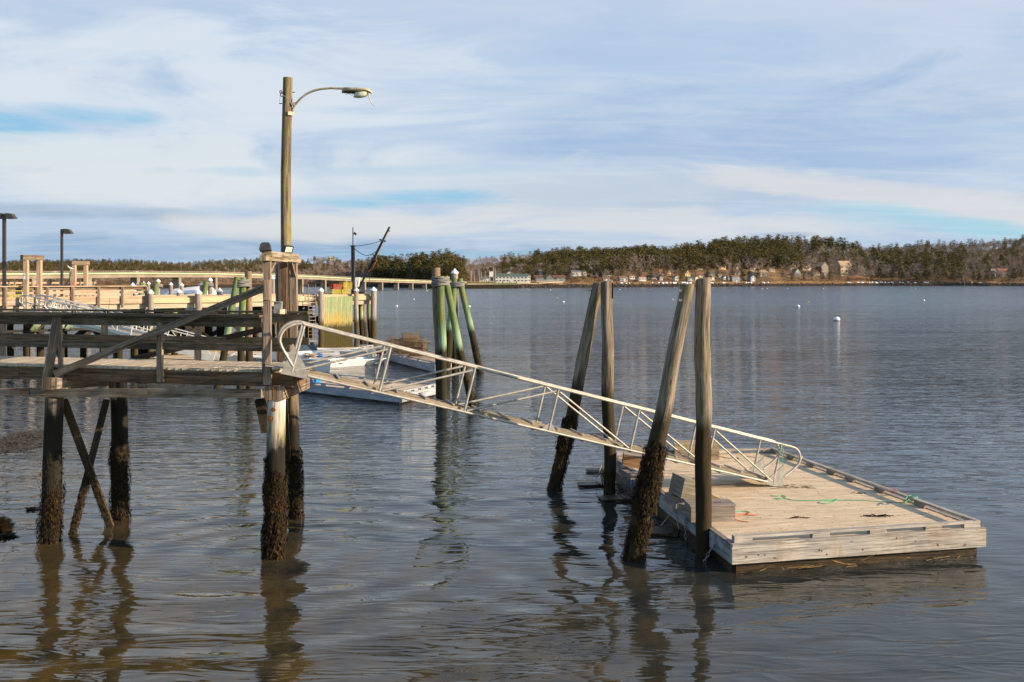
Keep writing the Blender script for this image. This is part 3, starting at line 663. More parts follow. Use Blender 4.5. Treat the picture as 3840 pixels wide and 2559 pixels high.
for k, (a, b_, rr) in enumerate(((2048, 2078, 1028), (2012, 2026, 1038), (2026, 2040, 1038), (2088, 2101, 1038), (2102, 2116, 1038))):
    h(a, b_, 1056, 1042, rr, 'wall_green', 'roof_red', ['tall central gable of the green motel', 'leftmost small gable of the green motel', 'second small gable from the left on the green motel', 'second small gable from the right on the green motel', 'rightmost small gable of the green motel'][k], Y=614, depth=5, nwin=2, storeys=2, face='gable', name='motel_gable', door=False)
h(2021, 2036, 1031, 1018, 1012, 'wall_blue', 'roof_grey', 'blue grey house half hidden in pines above the motel', Y=660, nwin=2)
h(2049, 2056, 1029, 1020, 1014, 'wall_cream', 'roof_tan', 'narrow cream house end in the pines above the motel', Y=662, nwin=1, face='gable', door=False)
h(2146, 2200, 1034, 1022, 1016, 'wall_white', 'roof_grey', 'white long house among bare trees right of the motel', Y=665, nwin=5)
h(2224, 2252, 1037, 1020, 1014, 'wall_grey', 'roof_grey', 'left wing of the big grey shingled house', nwin=3, storeys=2)
h(2253, 2297, 1038, 1022, 1012, 'wall_grey', 'roof_grey', 'big grey shingled house with white balcony rows', nwin=3, storeys=3, face='gable')
h(2262, 2288, 1054, 1046, 1041, 'wall_grey', 'roof_brown', 'tiny grey cottage below the big grey shingled house', nwin=3)
h(2323, 2355, 1056, 1043, 1037, 'wall_grey', 'roof_brown', 'leftmost grey cottage on the bank right of the left pile pair', nwin=4)
h(2360, 2381, 1048, 1036, 1032, 'wall_white', 'roof_brown', 'white cottage behind the leftmost grey cottage', nwin=2)
h(2394, 2424, 1054, 1041, 1032, 'wall_white', 'roof_red', 'red roofed cottage with a row of windows on the bank', nwin=5, face='hip', door=False)
h(2430, 2470, 1048, 1038, 1028, 'wall_cream', 'roof_green', 'cream cottage with broad green roof', nwin=3, face='hip')
h(2472, 2488, 1052, 1040, 1034, 'wall_grey', 'roof_green', 'narrow grey gabled wing beside the broad green roof', nwin=2, face='gable')
h(2475, 2500, 1033, 1025, 1012, 'wall_cream', 'roof_red', 'cream house with long dark red roof behind the cottages', nwin=3)
h(2499, 2520, 1034, 1026, 1013, 'wall_yellow', 'roof_tan', 'sunlit yellow gable end of the dark red roofed house', nwin=2, face='gable')  # yellow wall colour carries the sunlight on this end of the cream house
h(2524, 2546, 1040, 1034, 1027, 'wall_cream', 'roof_red', 'low red roofed cottage behind the arched window cottage', nwin=2)
h(2529, 2548, 1053, 1041, 1035, 'wall_white', 'roof_grey', 'white gabled cottage with arched windows on the bank', nwin=3, face='gable', door=False)
h(2566, 2592, 1037, 1027, 1014, 'wall_yellow', 'roof_tan', 'sunlit cream gable house between the pile pairs', nwin=2, face='gable', storeys=2)  # warm sun on the cream wall is put in as yellow wall colour
h(2578, 2600, 1055, 1044, 1039, 'wall_grey', 'roof_green', 'grey green roofed cottage just left of the tall right pile', nwin=4)
h(2605, 2620, 1052, 1043, 1038, 'wall_cream', 'roof_tan', 'small cream cottage end behind the tall right pile', nwin=2, face='gable')
h(2614, 2638, 1041, 1030, 1021, 'wall_cream', 'roof_red', 'cream house with red roof above the tall right pile', nwin=2)
h(2616, 2635, 1012, 1004, 992, 'wall_tan', 'roof_brown', 'brown house with round dormer high in the pines', nwin=4)
h(2645, 2662, 1012, 1005, 996, 'wall_tan', 'roof_brown', 'small brown house right of the round dormer house', nwin=2)
h(2652, 2708, 1040, 1030, 1020, 'wall_cream', 'roof_blue', 'wide cream house with slate blue hipped roof right of the piles', nwin=6, face='hip')
h(2664, 2681, 1052, 1043, 1037, 'wall_white', 'roof_brown', 'little white gabled cottage near the parked white car', nwin=2, face='gable')
h(2680, 2724, 1010, 998, 985, 'wall_yellow', 'roof_tan', 'tan roofed house with chimney high on the slope', nwin=4, face='hip', chim=True)
h(2727, 2758, 1010, 999, 988, 'wall_grey', 'roof_blue', 'dark roofed long house beside the tan roofed house', nwin=5)
h(2759, 2777, 1011, 1000, 986, 'wall_cream', 'roof_blue', 'cream gable end of the dark roofed long house', nwin=1, face='gable', storeys=2)
h(2711, 2728, 1049, 1041, 1035, 'wall_white', 'roof_green', 'tiny white gabled cottage with green roof near the shore', nwin=2, face='gable')
h(2729, 2744, 1049, 1041, 1035, 'wall_grey', 'roof_green', 'green roofed cottage link left of the boathouse', nwin=3)
h(2754, 2766, 1034, 1026, 1020, 'wall_blue', 'roof_grey', 'small blue grey gable behind the boathouse', nwin=1, face='gable')
h(2766, 2782, 1034, 1028, 1020, 'wall_yellow', 'roof_tan', 'small yellow gable behind the boathouse', nwin=1, face='gable')
h(2745, 2776, 1059, 1038, 1033, 'wall_blue', 'roof_red', 'grey blue boathouse with window row and red roof at the water', nwin=6, storeys=2)
h(2777, 2792, 1050, 1040, 1034, 'wall_cream', 'roof_tan', 'cream lean house joined to the boathouse right side', nwin=2)
h(2810, 2850, 1012, 1002, 990, 'wall_brown', 'roof_brown', 'dark brown house hidden behind pines high right of the boathouse', nwin=3)
h(2812, 2836, 1056, 1040, 1033, 'wall_blue', 'roof_green', 'slate blue cottage on the rocks with tan side', nwin=3, face='gable')
h(2822, 2885, 1040, 1022, 1014, 'wall_brown', 'roof_tan', 'wide brown lodge with tan roof behind the slate blue cottage', nwin=5)
h(2884, 2908, 1020, 1012, 1007, 'wall_tan', 'roof_tan', 'tan roofed low wing right of the brown lodge', nwin=2, face='hip')
h(2888, 2915, 1006, 996, 983, 'wall_grey', 'roof_red', 'grey house with maroon roof beside the yellow gable', nwin=3)
h(2916, 2937, 1006, 996, 984, 'wall_cream', 'roof_red', 'cream gable with dark trim beneath the pine ridge', nwin=1, face='gable')
h(2960, 2992, 1016, 1000, 984, 'wall_cream', 'roof_blue', 'pale yellow gabled house with dark roof and timber trim', nwin=2, face='gable', storeys=2)
h(2975, 3008, 1036, 1022, 1008, 'wall_green', 'roof_brown', 'dark green craftsman house below the pale yellow gable', nwin=3, face='gable', storeys=2)
h(3003, 3050, 1014, 1002, 985, 'wall_tan', 'roof_tan', 'tan craftsman house with broad brown gable', nwin=4, face='gable', storeys=2)
h(3050, 3075, 1034, 1022, 1012, 'wall_tan', 'roof_brown', 'low brown house half hidden by the small green pine', nwin=2)
h(3075, 3112, 1036, 1000, 983, 'wall_brown', 'roof_tan', 'tall brown house with tan gable behind two pines', nwin=3, face='gable', storeys=3)
h(3150, 3196, 1036, 996, 979, 'wall_tan', 'roof_tan', 'tall three storey tan house with broad brown roof', nwin=3, storeys=3)
h(3197, 3214, 1010, 996, 981, 'wall_white', 'roof_blue', 'white gable wing with blue roof right of the tall tan house', nwin=1, face='gable', storeys=2)
h(3225, 3275, 1012, 992, 983, 'wall_brown', 'roof_red', 'red brown chimneyed house in shade at the bare wood', nwin=4, chim=True)
h(3395, 3420, 1022, 1010, 998, 'wall_cream', 'roof_grey', 'pale house glimpsed between pines at right', nwin=3)
h(3430, 3480, 1024, 1008, 990, 'wall_white', 'roof_grey', 'white porch house glimpsed through the tall pines', nwin=6, porch=True)
h(3720, 3745, 1040, 1022, 1010, 'wall_grey', 'roof_grey', 'grey cottage beside the dark red barn', nwin=3)
h(3746, 3790, 1040, 1020, 1008, 'wall_brown', 'roof_red', 'dark red barn near the right edge of the shore', nwin=2, name='barn')
h(1236, 1244, 978, 968, 962, 'wall_white', 'roof_tan', 'white house left of the pair on the bald hill', nwin=2, Y=1060, storeys=2)
h(1245, 1254, 978, 969, 964, 'wall_cream', 'roof_tan', 'cream house right of the pair on the bald hill', nwin=2, Y=1060, storeys=2)
# utility masts by the inn
for k, (px, ty) in enumerate(((1797, 1015), (1805, 1020), (1819, 1018), (1835, 1013), (1850, 1007), (1857, 1007), (1779, 1022), (1768, 1017), (1765, 1018))):
    a = P(px, 1060, 598); b_ = P(px, ty, 598); mb = MB(); mb.tube([a, b_], .16, 6)
    if k == 4: mb.sphere(b_, .5, 8, 6)
    tag(mb.build('mast', 'wall_tan' if k % 2 else 'galv', base=a), 'thin bare mast standing behind the far wharf by the inn', 'mast', 'masts by the inn')
mb = MB(); mb.box(P(1843, 1029, 600), 2.6, 1.5, 3.0); mb.tube([P(1843, 1029, 600), P(1843, 1019, 600)], .8, 8); tag(mb.build('roof_tank', 'white', base=P(1843, 1033, 600)), 'white rooftop tank on the low annex', 'tank')

# ------------------------------------------------------------------ far wharf in front of the inn
Yw = 552
t = thing('far_wharf', 'long pale timber wharf on green piles before the white inn', 'wharf', P(1850, 1070, Yw))
a, b_ = P(1748, 1066, Yw), P(2010, 1063, Yw+16); mb = MB(); mb.beam(a, b_, 5, .5); mb.beam(b_, P(2100, 1058, Yw+34), 4, .5); mb.build('deck', 'new_wood', t)
mb = MB(); mb.beam(a+V((0,-2.5,1.2)), b_+V((0,-2.5,1.2)), .12, .16); mb.beam(b_+V((0,-2,1.2)), P(2100, 1058, Yw+34)+V((0,-2,1.1)), .12, .16); mb.build('rail', 'new_wood', t)
for k in range(46):
    px = 1748+k*4.3; Yk = Yw-2.4+k*.25; zt = interp(px, [(1748, 2.9), (1850, 3.1), (1945, 2.6)])+random.uniform(0, .6); x = (px-1920)/F*Yk
    mb = MB(); mb.tube([(x, Yk, -.4), (x, Yk, zt+(1.3 if k % 6 == 2 else 0))], .26, 6); mb.build('piling', 'pile_green' if k % 3 != 1 else 'pile_brown', t)
for k in range(9):
    x0, x1 = 2030+k*9, 2038+k*9; mb = MB(); mb.beam(P(x0, 1068, Yw+26), P(x1, 1060, Yw+30), .2, .25); mb.build('brace', 'new_wood', t)

# ------------------------------------------------------------------ bridge
def B(k): return V((-115.4+5.02*k, 240+20.2*k, 0))
def bz(k): return interp(k, [(-4, 6.3), (0, 6.75), (2, 7.2), (4, 7.3), (7, 6.8), (10, 5.7), (14, 4.7), (18, 3.9)])
t = thing('viaduct', 'long low concrete road bridge on paired wall piers across the harbour', 'bridge', B(5))
ks = [-6+.5*i for i in range(48)]; nb = V((.97, -.24, 0)) if False else V((-.97, .24, 0))
side = V((B(1)-B(0)).y, 0) if False else V(((B(1)-B(0)).y, -(B(1)-B(0)).x, 0)).normalized()
def strip(name, m, o0, o1, z0, z1):
    mb = MB(); mb.rings([[B(k)+side*o0+V((0,0,bz(k)+z0)), B(k)+side*o1+V((0,0,bz(k)+z0)), B(k)+side*o1+V((0,0,bz(k)+z1)), B(k)+side*o0+V((0,0,bz(k)+z1))] for k in ks], smooth=False); return mb.build(name, m, t)
strip('girder', 'concrete', -3.0, .35, -1.85, -.9); strip('deck_edge', 'concrete_pale', -3.4, .8, -.88, -.5); strip('rail', 'bridge_rail', .6, .7, -.10, 0); strip('rail', 'bridge_rail', .6, .7, -.3, -.24); strip('rail', 'bridge_rail', -3.3, -3.2, -.1, 0)
mb = MB()
for i in range(46*11):
    k = -6+i/22; p = B(k)+side*.65+V((0,0,bz(k))); mb.beam(p-V((0,0,.55)), p, .1, .1)
tag(mb.build('baluster', 'bridge_rail', t), None, None, kind='stuff')
for k in range(-5, 18):
    c = B(k); d = (B(1)-B(0)).normalized(); mb = MB(); mb.beam(c+side*.15+V((0,0,(bz(k)-1.9)/2)), c-side*2.0+V((0,0,(bz(k)-1.9)/2)), 1.3, bz(k)-1.9+.8); mb.build('pier', 'concrete', t)
def car_on(k, label, body, van=False, sc=.5):
    c = B(k)+side*.1+V((0,0,bz(k)-.5)); d = (B(k+.1)-B(k)); d.z = bz(k+.1)-bz(k); d.normalize()
    name = 'pickup_truck' if van else 'car'; t = thing(name, label, 'car', c); L_ = 3.4*sc; w_ = 1.35*sc
    def pr(pts, wd, nm, m): mb = MB(); mb.prism([c+d*(x*L_)+V((0,0,z*sc))-side*wd/2 for x, z in pts], side*wd); return mb.build(nm, m, t)
    pr([(-.5,.2),(.5,.2),(.5,.55),(.3,.68),(-.45,.72),(-.5,.5)], w_, 'body', body)
    pr([(-.32,.70),(.22,.68),(.08,1.05),(-.2,1.08)] if not van else [(-.05,.7),(.28,.68),(.18,1.15),(-.03,1.15)], w_*.86, 'cabin', 'win')
    for x in (-.3, .3):
        for s_ in (-1, 1): mb = MB(); q = c+d*x*L_+V((0,0,.22*sc))+side*s_*w_*.5; mb.tube([q-side*.08*sc, q+side*.08*sc], .22*sc, 10); mb.build('wheel', 'black', t)
cmat('car_dark', (.04, .045, .06))
car_on(.35, 'white car on the bridge right of the tall timber frame', 'white'); car_on(1.95, 'pale pickup truck on the bridge above the capped piles', 'white', True); car_on(3.15, 'dark car on the bridge left of the green pile cluster', 'car_dark'); car_on(5.4, 'dark car on the bridge near the green road sign', 'car_dark')
t = thing('road_sign', 'small green road sign on a post above the bridge rail', 'sign', P(878, 1018, 350)); mb = MB(); mb.tube([P(878, 1022, 350), P(878, 1006, 350)], .08, 6); mb.build('post', 'galv', t); mb = MB(); mb.box(P(878, 1004, 349.9), .75, .08, .5); mb.build('panel', 'sign_green', t)
t = thing('channel_marker', 'small white railed inspection platform beside a bridge pier', 'platform', P(131, 1066, 262)); mb = MB()
for z in (0, .35, .7): mb.beam(P(125, 1062, 262)+V((0,0,z)), P(135, 1062, 262)+V((0,0,z)), .07, .07)
for px in (125, 130, 135): mb.beam(P(px, 1062, 262), P(px, 1062, 262)+V((0,0,.7)), .07, .07)
mb.build('frame', 'white', t)

# ------------------------------------------------------------------ mooring buoys
BU = [(3138, 1203, .36, 'buoy_white', 'largest white mooring buoy, nearest on the open water at right'), (2993, 1152, .30, 'buoy_white', 'second largest white mooring buoy, straight above and left of the largest'),
 (3464, 1129, .26, 'buoy_white', 'rightmost large white mooring buoy trailing a line'), (3033, 1133, .13, 'buoy_yellow', 'yellow green float near the second largest white buoy'), (1760, 1152, .22, 'buoy_white', 'white round buoy just right of the green pile tripod'),
 (2113, 1135, .24, 'buoy_white', 'white round buoy left of the left pile pair'), (2089, 1118, .12, 'buoy_yellow', 'tiny yellow green float left of the left pile pair'), (2065, 1089, .24, 'buoy_white', 'distant white buoy before the green motel'),
 (2324, 1088, .24, 'buoy_white', 'distant white buoy right of the left pile pair'), (2440, 1086, .16, 'buoy_white', 'small distant white buoy midway between the pile pairs'), (2524, 1124, .12, 'buoy_white', 'small white float just left of the right pile pair'),
 (2858, 1084, .2, 'buoy_white', 'left one of the two close distant white buoys'), (2877, 1083, .2, 'buoy_white', 'right one of the two close distant white buoys'), (2954, 1083, .2, 'buoy_white', 'lone distant white buoy above the second largest buoy'),
 (3088, 1084, .22, 'buoy_white', 'distant white buoy below the tan houses'), (3420, 1081, .22, 'buoy_orange', 'small orange buoy far off near the right shore'), (3434, 1082, .18, 'buoy_white', 'small white buoy beside the orange one'),
 (1488, 1150, .2, 'buoy_white', 'white buoy with a gull grey top right of the crane pier'), (1553, 1124, .16, 'buoy_white', 'small white buoy left of the green pile tripod'), (1601, 1092, .22, 'buoy_white', 'distant white buoy under the bridge end')]
for px, py, r, m, lb in BU:
    c = G(px, py); r = max(r, .07); t = thing('mooring_buoy', lb, 'buoy', c, 'mooring buoys'); mb = MB(); mb.sphere(c+V((0,0,r*.35)), r, 14, 8, .9); mb.build('float', m, t)
    if r > .2: mb = MB(); mb.tube([c+V((0,0,r*1.1)), c+V((0,0,r*1.4))], r*.22, 8); mb.build('shackle', 'rust', t); mb = MB(); mb.tube([c+V((r*1.02*math.cos(k*PI/8), r*1.02*math.sin(k*PI/8), r*.12)) for k in range(17)], r*.06, 5); mb.build('waterline_band', 'wet_skirt', t)

# ------------------------------------------------------------------ far pier (left middle distance)
A0 = V((-8.75, 62.7, 0)); A1 = V((-19.3, 53, 0)); fd = (A1-A0).normalized(); fn = V((fd.y, -fd.x, 0)); fn = fn if fn.y > 0 else -fn
def FPt(s, t_, z): return A0+fd*s+fn*t_+V((0,0,z))
def s_at(px, t_=0):
    k = (px-1920)/F; o = A0+fn*t_; return (k*o.y-o.x)/(fd.x-k*fd.y)
ZD = 3.53; fp = thing('timber_pier', 'long bright timber pier with capped pilings in the left middle distance', 'pier', FPt(12, 0, 0))
SL = s_at(-260)
mb = MB()
for i in range(int(SL/.28)): s_ = i*.28; mb.beam(FPt(s_+.13, .05, ZD-.03), FPt(s_+.13, 9.5, ZD-.03), .25, .06)
mb.build('deck', 'deck_wood', fp)
segs = [0, s_at(1330), s_at(1213), s_at(1120), s_at(900), s_at(735), s_at(570), s_at(410), s_at(180), SL]
for i, (a, b_) in enumerate(zip(segs, segs[1:])):
    mb = MB(); mb.beam(FPt(a+.01, -.02, ZD-.12), FPt(b_-.01, -.02, ZD-.12), .10, .27); mb.build('fascia', 'green_wood' if i < 6 else 'new_wood', fp)
    mb = MB(); mb.beam(FPt(a+.01, .12, ZD-.40), FPt(b_-.01, .12, ZD-.40), .12, .27); mb.build('edge_beam', 'cream_beam', fp)
mb = MB(); mb.beam(FPt(0, .1, ZD+.06), FPt(SL, .1, ZD+.06), .16, .12); mb.build('kerb', 'new_wood', fp)
mb = MB(); mb.beam(FPt(0, 9.4, ZD-.2), FPt(SL, 9.4, ZD-.2), .14, .5); mb.beam(FPt(0, .1, ZD-.2), FPt(0, 9.4, ZD-.2), .14, .5); mb.build('back_beam', 'cream_beam', fp)
for t_ in (1.5, 4, 6.5): mb = MB(); mb.beam(FPt(.1, t_, ZD-.3), FPt(SL, t_, ZD-.3), .3, .4); mb.build('stringer', 'pier_dark', fp)
for s_ in [1.2+2.9*i for i in range(int(SL/2.9))]:
    for t_ in (.7, 3.4, 6.2, 8.8):
        if random.random() < .07: continue
        p = FPt(s_+random.uniform(-.2, .2), t_, 0); mb = MB(); mb.log(p-V((0,0,.5)), p+V((0,0,ZD-.08)), .19, .17, 10, rough=.03); mb.build('piling', 'pile_green' if t_ < 3 and random.random() < .6 else 'pile_brown', fp)
    mb = MB(); mb.beam(FPt(s_, .9, .7), FPt(s_, 8.6, 3.1), .12, .26); mb.build('cross_brace', 'pier_dark', fp); mb = MB(); mb.beam(FPt(s_+.15, .9, 3.1), FPt(s_+.15, 8.6, .7), .12, .26); mb.build('cross_brace', 'pier_dark', fp)
    mb = MB(); mb.beam(FPt(s_, .55, 3.0), FPt(s_+2.4, .55, 1.2), .1, .22); mb.build('cross_brace', 'pier_dark', fp)
    mb = MB(); mb.beam(FPt(s_, .3, 2.0), FPt(s_+2.9, .3, 2.0), .12, .12) if random.random() < .5 else mb.beam(FPt(s_+2.4, 3.3, 3.0), FPt(s_, 3.3, 1.2), .1, .22); mb.build('cross_brace', 'pier_dark', fp)
for px, c in ((120, 0), (215, 0), (250, 0)):       # bright yellow-green braces near the left
    s_ = s_at(px, -.1); mb = MB(); mb.beam(FPt(s_, -.15, 2.0), FPt(s_-.6, -.15, 2.9), .12, .28); mb.build('brace', 'pile_green', fp)
def capped(px, ytop, ybase, t_, w_, label, parent=None, base_z=-.5, group='white capped pilings of the far pier', Y=None):
    if Y is None: s_ = s_at(px, t_); p = FPt(s_, t_, 0)
    else: p = P(px, 1052, Y); p.z = 0
    zt = H-(ytop-HY)/F*p.y; r = w_/F*p.y/2; ch = r*1.15
    t = thing('capped_piling', label, 'piling', p, group)
    mb = MB(); mb.log(p+V((0,0,base_z)), p+V((0,0,zt-ch)), r*1.08, r, 14, rough=.03); mb.build('pile', 'pile_grey', t); mb = MB(); mb.cone(p+V((0,0,zt-ch-.05)), r*1.12, ch+.05); mb.build('cap', 'white', t); return t
CP = [(1401, 1076, -.35, 22, 'white capped piling at the outer right corner of the far pier'), (1336, 1079, -.35, 17, 'white capped piling right of the fender boards'), (1204, 1079, -.35, 20, 'white capped piling left of the fender boards'),
 (744, 1085, -.35, 25, 'thick white capped piling standing before the wrapped boat'), (565, 1086, -.35, 22, 'thick white capped piling at the right end of the white fence'),
 (1023, 1035, 9.8, 15, 'tall white capped piling behind the gate post'), (961, 1081, 9.8, 20, 'short white capped piling left of the gate post'), (823, 1080, 9.6, 22, 'low white capped piling right of the wrapped boat'),
 (788, 1041, 9.8, 17, 'tall white capped piling lashed to a green pile right of the wrapped boat'), (757, 1057, 9.8, 17, 'white capped piling at the stern of the wrapped boat'), (681, 1061, 9.6, 15, 'white capped piling in front of the wrapped boat middle'), (672, 1084, 5, 19, 'short white capped piling in front of the wrapped boat bow'),
 (641, 1059, 9.8, 14, 'white capped piling at the bow of the wrapped boat'), (593, 1046, 9.8, 15, 'tall white capped piling lashed to a green pile left of the wrapped boat'), (557, 1056, 9.8, 13, 'rightmost of the four small capped pilings beyond the fence'), (539, 1056, 9.8, 11, 'second from right of the four small capped pilings beyond the fence'),
 (514, 1062, 9.8, 11, 'third from right of the four small capped pilings beyond the fence'), (498, 1060, 9.8, 16, 'leftmost of the four small capped pilings beyond the fence'), (508, 1088, 5, 18, 'short capped piling half hidden by the white fence')]
for px, yt, t_, w_, lb in CP: capped(px, yt, 0, t_, w_, lb)
def leanpile(name, label, p0, p1, r0, r1, m, group=None, n=16, rough=.05, bend=.03, weed=None, band=None):
    t = thing(name, label, 'piling', p0, group); mb = MB(); mb.log(p0-V((0,0,.4)), p1, r0, r1, n, rough=rough, bend=bend); mb.build('pile', m, t)
    if weed:
        z0, z1, cnt, sz = weed; ax = lambda z: p0.lerp(p1, (z-p0.z)/(p1.z-p0.z)); weed_mb((ax(z0), ax(z1)), r0*1.0, cnt, sz).build('seaweed', 'weed', t)
    return t
for k, (px, dpx, yt) in enumerate(((588, -12, 1063), (774, -14, 1056), (533, -3, 1060))):
    Y = FPt(s_at(px, 9.5), 9.5, 0).y; p1 = P(px, yt, Y); p0 = P(px+dpx*3.5, 1052, Y); p0.z = 0
    leanpile('leaning_pile', ['green leaning pile lashed to a capped piling left of the wrapped boat', 'green leaning pile lashed to a capped piling right of the wrapped boat', 'dark green pile among the small capped pilings'][k], p0, p1, .2, .17, 'pile_green')
def lash(label, pts_c, r, z, turns, m='rope_grey', mat_r=.022):
    """rope wound round a bundle: ellipse centre pts_c, radii r"""
    mb = MB(); c = V(pts_c); pts = []
    for i in range(turns*20+1):
        a = i/20*2*PI; pts.append(c+V((r[0]*math.cos(a), r[1]*math.sin(a), z+(i/20-turns/2)*mat_r*2.1+.012*math.sin(a*2+i*.2))))
    mb.tube(pts, mat_r, 6); return tag(mb.build('rope_lashing', m, base=c+V((0,0,z))), label, 'rope')
for px, yt, lb in ((590, 1073, 'grey rope lashing left of the wrapped boat'), (781, 1069, 'grey rope lashing right of the wrapped boat')):
    Y = FPt(s_at(px, 9.6), 9.6, 0).y; lash(lb, P(px, yt, Y), (.32, .25), 0, 3, mat_r=.03)

# fence on the far pier edge: posts bolted outside the fascia
fe = thing('pier_fence', 'pale timber fence of three rails along the left of the far pier', 'fence', FPt(s_at(300), -.1, ZD)); tf = -.14
sa, sb = s_at(549, tf), s_at(-200, tf)
mb = MB(); mb.beam(FPt(sa, tf, 4.20), FPt(sb, tf, 4.20), .16, .05); mb.build('top_rail', 'new_wood', fe); mb = MB(); mb.beam(FPt(sa, tf+.09, 4.09), FPt(sb, tf+.09, 4.09), .04, .16); mb.build('rail', 'grey_wood', fe)
for z in (3.88, 3.62): mb = MB(); mb.beam(FPt(sa, tf+.09, z), FPt(sb, tf+.09, z), .05, .12); mb.build('rail', 'new_wood', fe)
for px in (549, 459, 370, 273, 178, 139, 20, -60, -140):
    s_ = s_at(px, tf); mb = MB(); mb.beam(FPt(s_, tf, 3.08), FPt(s_, tf, 4.17), .12, .12, up=(1,0,0)); mb.build('post', 'post_wood', fe)
sc_, sd_ = s_at(520, 9), s_at(-220, 9); fb = thing('back_fence', 'timber fence along the far edge of the far pier', 'fence', FPt(s_at(200, 9), 9, ZD))
for z, h_ in ((4.35, .1), (4.0, .12)): mb = MB(); mb.beam(FPt(s_at(360, 9), 9, z), FPt(sd_, 9, z), .05, h_); mb.build('rail', 'new_wood', fb)
for px in (350, 300, 250, 225, 190, 120, 85, 55, 33, 0, -60): s_ = s_at(px, 9); mb = MB(); mb.beam(FPt(s_, 9, ZD), FPt(s_, 9, 4.4), .11, .11); mb.build('post', 'post_wood', fb)
mb = MB(); mb.box(FPt(s_at(330, 6), 6, ZD+.35), 5.2, .35, .45, math.atan2(fd.y, fd.x)); tag(mb.build('timber_stack', 'new_wood', base=FPt(s_at(330, 6), 6, ZD)), 'low stack of fresh pale timbers lying on the far pier', 'timber')
# hoist frames
def frame(px0, px1, ytop, t_, yb, label, depth_dx, hw=.2):
    t = thing('hoist_frame', label, 'frame', FPt(s_at(px0, t_), t_, 3.2))
    a = FPt(s_at(px0, t_), t_, 0); b = FPt(s_at(px1, t_+.3), t_+.3, 0)
    za = H-(ytop-HY)/F*a.y
    for q in (a, b): mb = MB(); mb.beam(q+V((0,0,3.1)), q+V((0,0,za-.12)), hw, hw, up=(1, 0, 0)); mb.build('post', 'new_wood', t)
    d = (b-a).normalized(); mb = MB(); mb.beam(a-d*.25+V((0,0,za)), b+d*.2+V((0,0,za)), .2, .24); mb.build('header', 'grey_wood', t); return t
f1 = frame(98, 148, 966, -.45, 1160, 'taller pale timber goalpost frame at the head of the left gangway', 0); f2 = frame(278, 322, 987, 7.5, 1110, 'smaller pale timber goalpost frame behind the fence', 0)
t = thing('notice_plate', 'narrow white notice with a dark round mark on the tall frame', 'sign', P(91, 1037, 48)); Yq = FPt(s_at(98, -.6), -.6, 0).y
mb = MB(); mb.box(P(91, 1037, Yq), .085, .02, .28); mb.build('plate', 'paper', t); mb = MB(); c = P(91, 1033, Yq-.02); mb.tube([c+V((.028*math.cos(k*PI/6), 0, .028*math.sin(k*PI/6))) for k in range(13)], .006, 4); mb.beam(c+V((-.02,0,-.02)), c+V((.02,0,.02)), .01, .01); mb.build('round_mark', 'ink', t)
mb = MB(); c = P(281, 1066, FPt(s_at(281, 7.2), 7.2, 0).y); mb.tube([c+V((-.08,0,.1)), c+V((-.04,0,-.06)), c+V((.05,0,-.1)), c+V((.14,0,.02))], .025, 6); tag(mb.build('rope_loop', 'rope_orange', base=c), 'bright orange rope loop on the smaller frame', 'rope')
# gull on the dark post
Y = 55; c = P(265, 1008, Y); leanpile('mooring_post', 'dark square post carrying the gull beside the smaller frame', V((c.x, Y, ZD)), P(265, 1022, Y), .07, .07, 'pile_dark')
g = MB(); d = V((1, 0, 0)); R0 = P(265, 1017, Y)
prof = [(-.20, .10, .008), (-.12, .10, .035), (-.02, .12, .062), (.06, .15, .06), (.11, .20, .035), (.13, .245, .036), (.165, .26, .03), (.19, .25, .01), (.22, .245, .003)]
g.rings([[R0+V((-x, r*math.cos(2*PI*k/10), z+.02+r*math.sin(2*PI*k/10))) for k in range(10)] for x, z, r in prof]); gt = thing('gull', 'white and grey gull facing left, standing on the dark post', 'bird', R0); g.build('body', 'bird', gt)
g = MB(); [g.tube([R0+V((.0, s_*.025, 0)), R0+V((0, s_*.025, .09))], .006, 5) for s_ in (-1, 1)]; g.build('leg', 'buoy_yellow', gt)
# lamp posts on the pier
def boxlamp(px, ytop, w_, t_, label, double):
    s_ = s_at(px, t_); p = FPt(s_, t_, ZD); zt = H-(ytop-HY)/F*p.y; r = w_/F*p.y
    t = thing('lamp_post', label, 'lamp post', p); mb = MB(); mb.beam(p, V((p.x, p.y, zt)), r, r, up=(1, 0, 0)); mb.build('pole', 'bronze', t)
    for sgn in ((1, -1) if double else (1,)):
        q = V((p.x+sgn*.28, p.y, zt-.12)); mb = MB(); mb.beam(V((p.x+sgn*r*.5, p.y, zt-.12)), q, .05, .05); mb.build('arm', 'bronze', t)
        mb = MB(); mb.prism([q+V((-.17*sgn+0, -.16, .14)), q+V((.12*sgn, -.16, .12)), q+V((.30*sgn, -.16, -.12)), q+V((-.12*sgn, -.16, -.14))], (0, .34, 0)); mb.build('lamp_head', 'bronze', t)
    return t
boxlamp(16, 802, 10.5, .5, 'tall bronze twin headed lamp post at the left edge', True); lp = boxlamp(232, 860, 8, 4.0, 'tall thin lamp post with one shoebox head and red tag', False)
q = FPt(s_at(232, 4), 4, 0); mb = MB(); mb.box((q.x, q.y-.08, H-(883-HY)/F*q.y), .07, .03, .1); mb.build('tag', 'red', lp)
